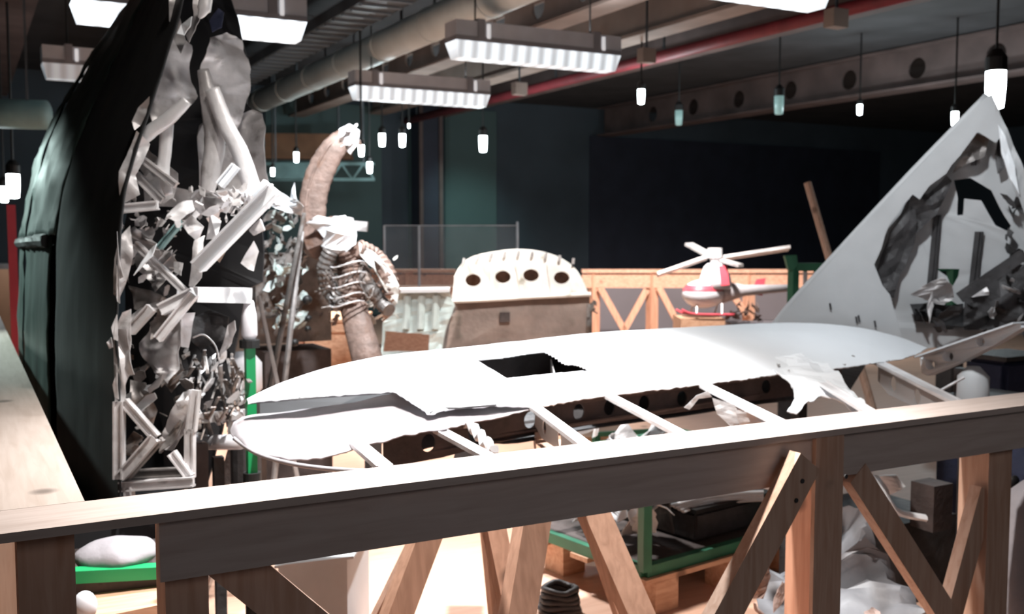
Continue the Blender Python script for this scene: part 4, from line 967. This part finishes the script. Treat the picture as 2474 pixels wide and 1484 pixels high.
# helicopter on a box
DH = 12.5; kx = DH/F
def H(px, py, dd=0): return P(px, py, DH+dd)
tb_ = crate(1645, 1752, 770, 12.3, .6, 'pale wooden table box carrying the small helicopter', 'crate', fr=False)
hb = H(1720, 765); heli = thing('small_helicopter', hb, 'small white and red helicopter with four blades standing before the far railing', 'helicopter')
obj('cabin', ball(BM(), H(1700, 710), 56*kx, (1.0, .8, .62)), 'plastic', heli, smooth=True)
obj('red_stripe', tube(BM(), [H(1645, 697), H(1660, 696), H(1700, 696), H(1730, 698)], [.1, .2, .236, .2], 20, flat=.16, ups=(0, 0, 1)), 'redstripe', heli, smooth=True) if False else None
b = BM(); e_ = ball(b, H(1700, 710), 56.8*kx, (1.0, .8, .62))
bmesh.ops.bisect_plane(b, geom=list(b.verts)+list(b.edges)+list(b.faces), plane_co=H(1700, 688), plane_no=(0, 0, 1), clear_outer=True)
bmesh.ops.bisect_plane(b, geom=list(b.verts)+list(b.edges)+list(b.faces), plane_co=H(1700, 702), plane_no=(0, 0, -1), clear_outer=True)
obj('red_stripe', b, 'redstripe', heli, smooth=True)
obj('engine_cowl', tube(BM(), [H(1728, 700), H(1728, 672), H(1727, 645), H(1727, 637)], [.21, .19, .14, .1], 16), 'plastic', heli, smooth=True)
obj('cowl_panel', bar(BM(), H(1746, 642, -.15), H(1752, 690, -.2), .10, .02, up=tuple(fwd)), 'redstripe', heli)
obj('tail_boom', tube(BM(), [H(1745, 706), H(1800, 702), H(1905, 696)], [.14, .07, .045], 12), 'offwhite', heli, smooth=True)
obj('tail_fin', plate(BM(), pix([(1815, 710), (1828, 675), (1850, 672), (1842, 715)], DH), th=.02), 'redstripe', heli)
mast = obj('rotor_mast', tube(BM(), [H(1727, 640), H(1727, 625), H(1727, 622), H(1727, 600)], [.05, .06, .09, .09], 14), 'alu_l', heli)
for p0, p1, w_ in (((1708, 622), (1588, 664), .17), ((1746, 624), (1906, 600), .18), ((1720, 620), (1664, 590), .13), ((1740, 628), (1790, 642), .07)):
    dd = .5 if p1[1] < 595 else (-.6 if p1[1] == 642 else 0)
    obj('rotor_blade', bar(BM(), H(*p0), H(*p1, dd), w_*.9, .035, up=(0, .35, 1)), 'alu', heli)
for s in (-.22, .22):
    sk = obj('skid', tube(BM(), smoothpath([H(1640, 748)+fwd*s, H(1660, 757)+fwd*s, H(1700, 760)+fwd*s, H(1765, 760)+fwd*s], 4), .014, 8), 'redstripe', heli, smooth=True)
    for x in (1675, 1735): obj('strut', tube(BM(), [H(x, 759)+fwd*s, H(x+4, 735)+fwd*s*.6], .012, 6), 'alu', sk)
# debris next to helicopter
r = thing('mechanical_debris', (H(1790, 770).x, H(1790, 770).y, 0), 'heap of small mechanical parts right of the helicopter box', 'debris')
b = BM()
for k in range(24): scrap(b, P(R.uniform(1755, 1840), R.uniform(735, 775), 12.8+R.uniform(-.2, .2)), R.uniform(.03, .09))
obj('scraps', b, 'rust', r); obj('shelf', bar(BM(), P(1755, 782, 12.9), P(1900, 782, 12.9), .5, .04), 'wallrose', r)
q = P(1830, 782, 12.9); obj('leg', box(BM(), (q.x-.3, q.y-.1, 0), (q.x+.3, q.y+.1, q.z-.02)), 'wallrose', r)

# green gantry
DG = 9.0; a = P(1917, 800, DG); g = thing('green_gantry', (a.x, a.y, 0), 'green steel gantry frame partly hidden behind the tail fin', 'gantry')
t0 = P(1917, 648, DG); obj('post', box(BM(), (t0.x-.035, t0.y-.035, .9), (t0.x+.035, t0.y+.035, t0.z)), 'green_d', g)
e0 = P(1905, 640, DG); e1 = P(2330, 656, DG); e1.z = e0.z-.0
obj('cross_beam', bar(BM(), Vector((e0.x, e0.y, e0.z-.02)), Vector((e1.x, e1.y, e0.z-.02)), .06, .07), 'green_d', g)
t1 = P(2300, 700, DG); obj('post', box(BM(), (t1.x-.035, t1.y-.035, .9), (t1.x+.035, t1.y+.035, t0.z)), 'green_d', g)
for q in (t0, t1): obj('plinth', box(BM(), (q.x-.08, q.y-.08, 0), (q.x+.08, q.y+.08, .9)), 'dark', g)
obj('corner_bracket', plate(BM(), pix([(1896, 618), (1925, 616), (1928, 640), (1915, 655), (1905, 650)], DG-.05), th=.06), 'green_d', g)
obj('chain', tube(BM(), [P(1945, 648, DG), P(1945, 700, DG)], .018, 8, wob=.5), 'alu', g)
obj('hook_block', box(BM(), P(1945, 708, DG)-Vector((.03, .03, .06)), P(1945, 708, DG)+Vector((.03, .03, .05))), 'alu_l', g)
p0 = P(1951, 442, 8.6); p1 = P(2008, 640, 8.4); ft = p0+(p1-p0)*(p0.z/(p0.z-p1.z))
tag(obj('wooden_pole', tube(BM(), [p0, ft], .032, 8), 'pine_z'), 'slanted wooden pole rising behind the tail fin against the dark wall', 'pole')

# ================================================================== UNDER THE RAILING
# green crate with debris on wooden pallet box
k0 = P(1557, 1392, 4.4)
g = thing('green_mesh_crate', (k0.x+.5, k0.y+.3, .17), 'green steel framed crate of scrap standing on a wooden pallet under the wing', 'crate')
ax = Vector((.80, .60, 0)).normalized(); ay = Vector((-ax.y, ax.x, 0))
ax = (P(1850, 1335, 4.9)-k0); ax.z = 0; ax.normalize(); ay = Vector((-ax.y, ax.x, 0))
cor = [k0, k0+ax*1.05, k0+ax*1.05+ay*.8, k0+ay*.8]
zt = P(1557, 1180, 4.4).z
for i in range(4):
    a = cor[i]; c = cor[(i+1) % 4]
    obj('base_rail', bar(BM(), Vector((a.x, a.y, .19)), Vector((c.x, c.y, .19)), .04, .05), 'green_d', g)
    obj('top_rail', bar(BM(), Vector((a.x, a.y, zt)), Vector((c.x, c.y, zt)), .03, .04), 'green_d', g)
    obj('corner_post', box(BM(), (a.x-.022, a.y-.022, .19), (a.x+.022, a.y+.022, zt)), 'green_d', g)
cen = (cor[0]+cor[2])/2
mid_ = Vector((cen.x, cen.y, .19)); obj('tray', plate(BM(), [Vector((q.x, q.y, .21)) for q in cor], th=.01), 'brown_d', g)
def zc(q): q = q.copy(); return q
deb = thing('scrap_pile', (cen.x, cen.y, .22), 'pile of crumpled silver scrap heaped in the left half of the green crate', 'scrap')
b = BM()
for k in range(60):
    q = cor[0]+ax*R.uniform(.08, .32)+ay*R.uniform(.08, .7); hh = .3+.4*R.random()*(1-abs((q-cor[0]).dot(ax)-.45))
    scrap(b, Vector((q.x, q.y, .26+R.uniform(.05, hh))), R.uniform(.07, .15))
obj('silver_scraps', b, 'alu_l', deb, auto=True)
obj('dark_panel', plate(BM(), [cor[0]+ax*.30+ay*.12+up_*.1, cor[0]+ax*.36+ay*.5+up_*.1, cor[0]+ax*.33+ay*.5+up_*.4, cor[0]+ax*.27+ay*.12+up_*.5], th=.01, crumple=.02, cuts=3), 'dark', deb)
bn = thing('crate_dark_block', cor[0]+ax*.68+ay*.4+up_*.04, 'low black block added for the dark inside the right half of the green crate, bent strips on top', 'bin')  # dark block put in for the shaded inside of the crate
b = BM(); q = cor[0]+ay*.4; q.z = 0
bar(b, q+ax*.42+up_*.285, q+ax*.97+up_*.285, .62, .13); bmesh.ops.bevel(b, geom=list(b.edges), offset=.012, segments=2, affect='EDGES'); obj('body', b, 'dark', bn)
b = BM(); bar(b, q+ax*.41+up_*.362, q+ax*.98+up_*.362, .64, .02); obj('lid', b, 'lampblack', bn)
b = BM()
for k in range(4):
    tube(b, smoothpath([P(1620+k*10, 1222+k*5, 4.7), P(1700, 1200+k*7, 4.8), P(1800, 1190+k*7, 4.9), P(1845, 1188+k*7, 4.9)], 5), .012, 6, flat=.5)
obj('bent_strips', b, 'alu_l', deb)
p = thing('wooden_pallet', (cen.x, cen.y, 0), 'wooden pallet blocks under the green crate', 'pallet')
for i, (u, v) in enumerate(((.03, .03), (.5, .03), (.92, .03), (.03, .65), (.92, .65))):
    q = cor[0]+ax*u+ay*v; obj('block', bar(BM(), Vector((q.x, q.y, .07)), Vector((q.x, q.y, .07))+ax*.14, .14, .14), 'crate', p)
for v in (.02, .4, .72):
    q = cor[0]+ay*v; obj('deck_board', bar(BM(), Vector((q.x, q.y, .152))-ax*.03, Vector((q.x, q.y, .152))+ax*1.1, .12, .022), 'crate', p)
# second small pallet behind-left
crate(1335, 1400, 1262, 5.6, .5, 'small brown wooden crate left of the green crate', 'crate')
a = P(1440, 1050, 6.5); c = P(1570, 1042, 6.5)
r = thing('green_trolley', ((a.x+c.x)/2, (a.y+c.y)/2, 0), 'green framed trolley seen on the floor between the wing ribs', 'trolley')
obj('rail', bar(BM(), a, c, .02, .03), 'green_d', r); obj('deck', bar(BM(), a+Vector((0, .3, -.04)), c+Vector((0, .3, -.04)), .5, .03), 'crate', r)
for q in (a, c): obj('leg', box(BM(), (q.x-.02, q.y-.02, 0), (q.x+.02, q.y+.02, q.z)), 'green_d', r)
# grey box
gb = thing('grey_metal_box', (P(800, 1500, 3.9).x, P(800, 1500, 3.9).y, 0), 'grey sheet-metal box on the floor left of the trestle legs', 'box')
b = BM()
tp = [P(672, 1345, 3.75), P(850, 1335, 3.95), P(932, 1400, 4.1), P(830, 1440, 3.5)]
z_ = .40; f0 = PZ(672, 1370, .40); f1 = PZ(838, 1350, .40); f2 = PZ(925, 1400, .40)
ux = (f1-f0); uy = Vector((-ux.y, ux.x, 0)).normalized()*.0
base = [f0, f1, f1+Vector((.2, .3, 0)), f0+Vector((.2, .3, 0))]
vs = [b.verts.new(Vector((q.x, q.y, z))) for z in (0.0, .40) for q in base]
for f in ((3, 2, 1, 0), (4, 5, 6, 7), (0, 1, 5, 4), (1, 2, 6, 5), (2, 3, 7, 6), (3, 0, 4, 7)): b.faces.new([vs[i] for i in f])
obj('body', b, 'greybox', gb)
obj('lid', plate(BM(), [Vector((q.x, q.y, .412)) for q in (base[0]-Vector((.02, .02, 0)), base[1]+Vector((.02, -.02, 0)), base[2]+Vector((.02, .02, 0)), base[3]-Vector((.02, -.02, 0)))], th=.01), 'greybox', gb)
obj('foot_strip', box(BM(), (f0.x+.02, f0.y-.012, .0), (f0.x+.06, f0.y-.001, .02)), 'dark', gb)
q = PZ(1030, 1364, 0); r = thing('caster_wheel', (q.x, q.y, 0), 'small black round knob lying on the bright floor', 'wheel')
obj('tyre', tube(BM(), [Vector((q.x-.012, q.y, .028)), Vector((q.x+.012, q.y, .028))], .028, 18), 'lampblack', r); obj('axle', tube(BM(), [Vector((q.x-.016, q.y, .028)), Vector((q.x+.016, q.y, .028))], .008, 10), 'alu', r)
q = PZ(1352, 1480, 0); b = BM()
for k in range(5):
    tube(b, [Vector((q.x, q.y, .02+.022*k))+Vector((math.cos(t), math.sin(t), .08*math.sin(3*t+k)))*(.085-.004*k)+Vector((R.uniform(-.004, .004), R.uniform(-.004, .004), 0)) for t in [i*.35 for i in range(19)]], .013, 8)
tag(obj('cable_coil', b, 'dark', smooth=True), 'coil of black and grey cable on the floor between the trestle legs', 'cable')

# left: crate with green rail and cushion under the railing
dl = 3.2
r = thing('green_rail_crate', (P(285, 1420, dl).x, P(285, 1420, dl).y, 0), 'dark wooden crate with a green top rail under the left end of the railing', 'crate')
a = P(150, 1392, dl); c = P(420, 1378, dl+.12)
obj('green_rail', bar(BM(), a, c, .05, .04), 'green', r)
zt_ = a.z-.03; dx = (c-a); dx.z = 0; dx.normalize(); dy = Vector((-dx.y, dx.x, 0))
q = [a, a+dx*.4, a+dx*.4+dy*.45, a+dy*.45]
b = BM(); vs = [b.verts.new(Vector((k.x, k.y, z))) for z in (.40, zt_) for k in q]
for f in ((3, 2, 1, 0), (4, 5, 6, 7), (0, 1, 5, 4), (1, 2, 6, 5), (2, 3, 7, 6), (3, 0, 4, 7)): b.faces.new([vs[i] for i in f])
obj('box', b, 'brown_d', r)
b = BM(); e = P(200, 1470, dl-.05); f_ = P(400, 1455, dl+.1); bar(b, Vector((e.x, e.y, e.z)), Vector((f_.x, f_.y, e.z)), .3, .03); obj('lower_board', b, 'crate', r)
for k in (q[0], q[1]): obj('leg', box(BM(), (k.x-.02, k.y-.02, 0), (k.x+.02, k.y+.02, zt_)), 'brown_d', r)
b = BM(); cc = P(285, 1338, dl+.15); ball(b, cc, .13, (1.05, .8, .38), 24, 16)
for v in b.verts: v.co += noise.noise_vector(v.co*12)*.016
tag(obj('cloth_bundle', b, 'bag', smooth=True), 'pale rumpled cloth bundle resting on the green rail crate', 'cloth')
b = BM(); ball(b, P(205, 1465, 3.0), .035, (1, 1, 1.3)); tag(obj('white_cup', b, 'plastic', smooth=True), 'small white rounded object at the foot of the green rail crate', 'cup')

# right: white sheet, bent bracket, navy drum, pale bag
r = thing('crumpled_cover', PZ(2100, 1484, .02), 'large white crumpled plastic sheet on the floor behind the right railing braces', 'sheet')
b = BM(); plate(b, [P(2040, 1225, 4.3), P(2075, 1240, 4.3), P(2120, 1330, 4.2), P(2190, 1400, 4.2), P(2230, 1500, 4.0), P(2150, 1620, 3.9), P(2020, 1640, 3.8), P(1830, 1560, 3.8), P(1830, 1400, 4.2), P(1900, 1380, 4.3), P(2000, 1330, 4.3)], th=.006, crumple=.09, cuts=6)
obj('sheet', b, 'sheetm', r, auto=True)
b = BM()
for k in range(12): scrap(b, P(R.uniform(1800, 2300), R.uniform(1380, 1560), R.uniform(3.7, 4.1)), R.uniform(.04, .12))
tag(obj('brown_scraps', b, 'rust'), 'heap of reddish brown scrap at the bottom right behind the braces', 'scrap', kind='stuff')
r = thing('bent_bracket', P(2180, 1240, 4.2), 'bent silver bracket arm seen under the right part of the railing', 'bracket')
obj('arm', tube(BM(), smoothpath([P(2110, 1155, 4.3), P(2135, 1190, 4.2), P(2165, 1235, 4.2), P(2235, 1252, 4.2)], 5), [.03]*16, 8, flat=.5), 'alu_l', r)
obj('plate', plate(BM(), pix([(2108, 1150), (2165, 1148), (2185, 1175), (2150, 1195), (2120, 1185)], 4.35), th=.02, crumple=.02, cuts=3), 'alu_l', r)
obj('block', box(BM(), P(2250, 1220, 4.4)-Vector((.06, .06, .1)), P(2250, 1220, 4.4)+Vector((.06, .06, .1))), 'brown_d', r)
obj('rest', box(BM(), (P(2200, 1300, 4.5).x-.3, P(2200, 1300, 4.5).y, 0), (P(2200, 1300, 4.5).x+.3, P(2200, 1300, 4.5).y+.5, P(2200, 1262, 4.5).z)), 'dark', r)
r = thing('navy_drum', (P(2470, 1170, 4.3).x, P(2470, 1170, 4.3).y, 0), 'navy blue drum with a dark round port at the right edge', 'drum')
q = P(2475, 1175, 4.3)
obj('body', tube(BM(), [(q.x+.05, q.y, q.z-.12), (q.x+.05, q.y, q.z+.18)], .16, 24), 'navycloth', r, smooth=True)
obj('port', ball(BM(), P(2450, 1165, 4.12), .028, (1, .5, 1)), 'lampblack', r); obj('foot', tube(BM(), [(q.x+.05, q.y, 0), (q.x+.05, q.y, q.z-.12)], .1, 12), 'dark', r)
b = BM(); bq = P(2500, 1400, 3.9); tube(b, [(bq.x, bq.y, 0), (bq.x, bq.y, .05), (bq.x, bq.y, .35), (bq.x, bq.y, .62), (bq.x, bq.y, .70)], [.13, .16, .17, .14, .06], 20, wob=.08)
tag(obj('white_sack', b, 'bag', smooth=True), 'pale grey sack standing at the right edge below the railing', 'sack')
r = thing('grey_cylinder', (P(2350, 960, 5.1).x, P(2350, 960, 5.1).y, 0), 'pale grey fabric-covered cylinder between the wing ribs and the railing at right', 'cylinder')
z1_ = P(2350, 885, 5.1).z
obj('cover', tube(BM(), [(r.location.x, r.location.y, .6), (r.location.x, r.location.y, z1_-.05), (r.location.x, r.location.y, z1_)], [.08, .075, .03], 18), 'greybox', r, smooth=True)
obj('foot', tube(BM(), [(r.location.x, r.location.y, 0), (r.location.x, r.location.y, .6)], .06, 12), 'dark', r)
for px, py, d, s, lab in ((2430, 900, 6.7, .22, 'dark navy machine housing right of the grey fabric cylinder'), (2390, 1010, 5.9, .25, 'dark crate behind the right part of the foreground railing'), (1770, 1330, 6.1, .32, 'black bin behind the green crate')):
    q = P(px, py, d); r = thing('dark_housing', (q.x, q.y, 0), lab, 'machine')
    b = BM(); box(b, (q.x-s, q.y-s*.7, 0), (q.x+s, q.y+s*.7, q.z+.1)); bmesh.ops.bevel(b, geom=list(b.edges), offset=.03, segments=2, affect='EDGES'); obj('housing', b, 'navycloth', r)
    obj('lid', box(BM(), (q.x-s-.01, q.y-s*.7-.01, q.z+.1), (q.x+s+.01, q.y+s*.7+.01, q.z+.13)), 'dark', r)
# red board at the far left and olive cabinet
a = P(28, 530, 7.5); tag(obj('red_banner', box(BM(), (a.x-.03, a.y, 0), (a.x+.03, a.y+.03, P(28, 495, 7.5).z)), 'redstripe'), 'narrow red upright board at the left edge behind the green wreck', 'board')
a = P(-60, 640, 10.6); r = thing('olive_cabinet', (a.x, a.y, 0), 'dark olive cabinet at the left edge beyond the side railing', 'cabinet')
obj('body', box(BM(), (a.x-.6, a.y, 0), (a.x+.38, a.y+.5, a.z)), 'brown_d', r); obj('door', box(BM(), (a.x-.3, a.y-.02, .05), (a.x+.36, a.y-.001, a.z-.05)), 'orangeb', r)
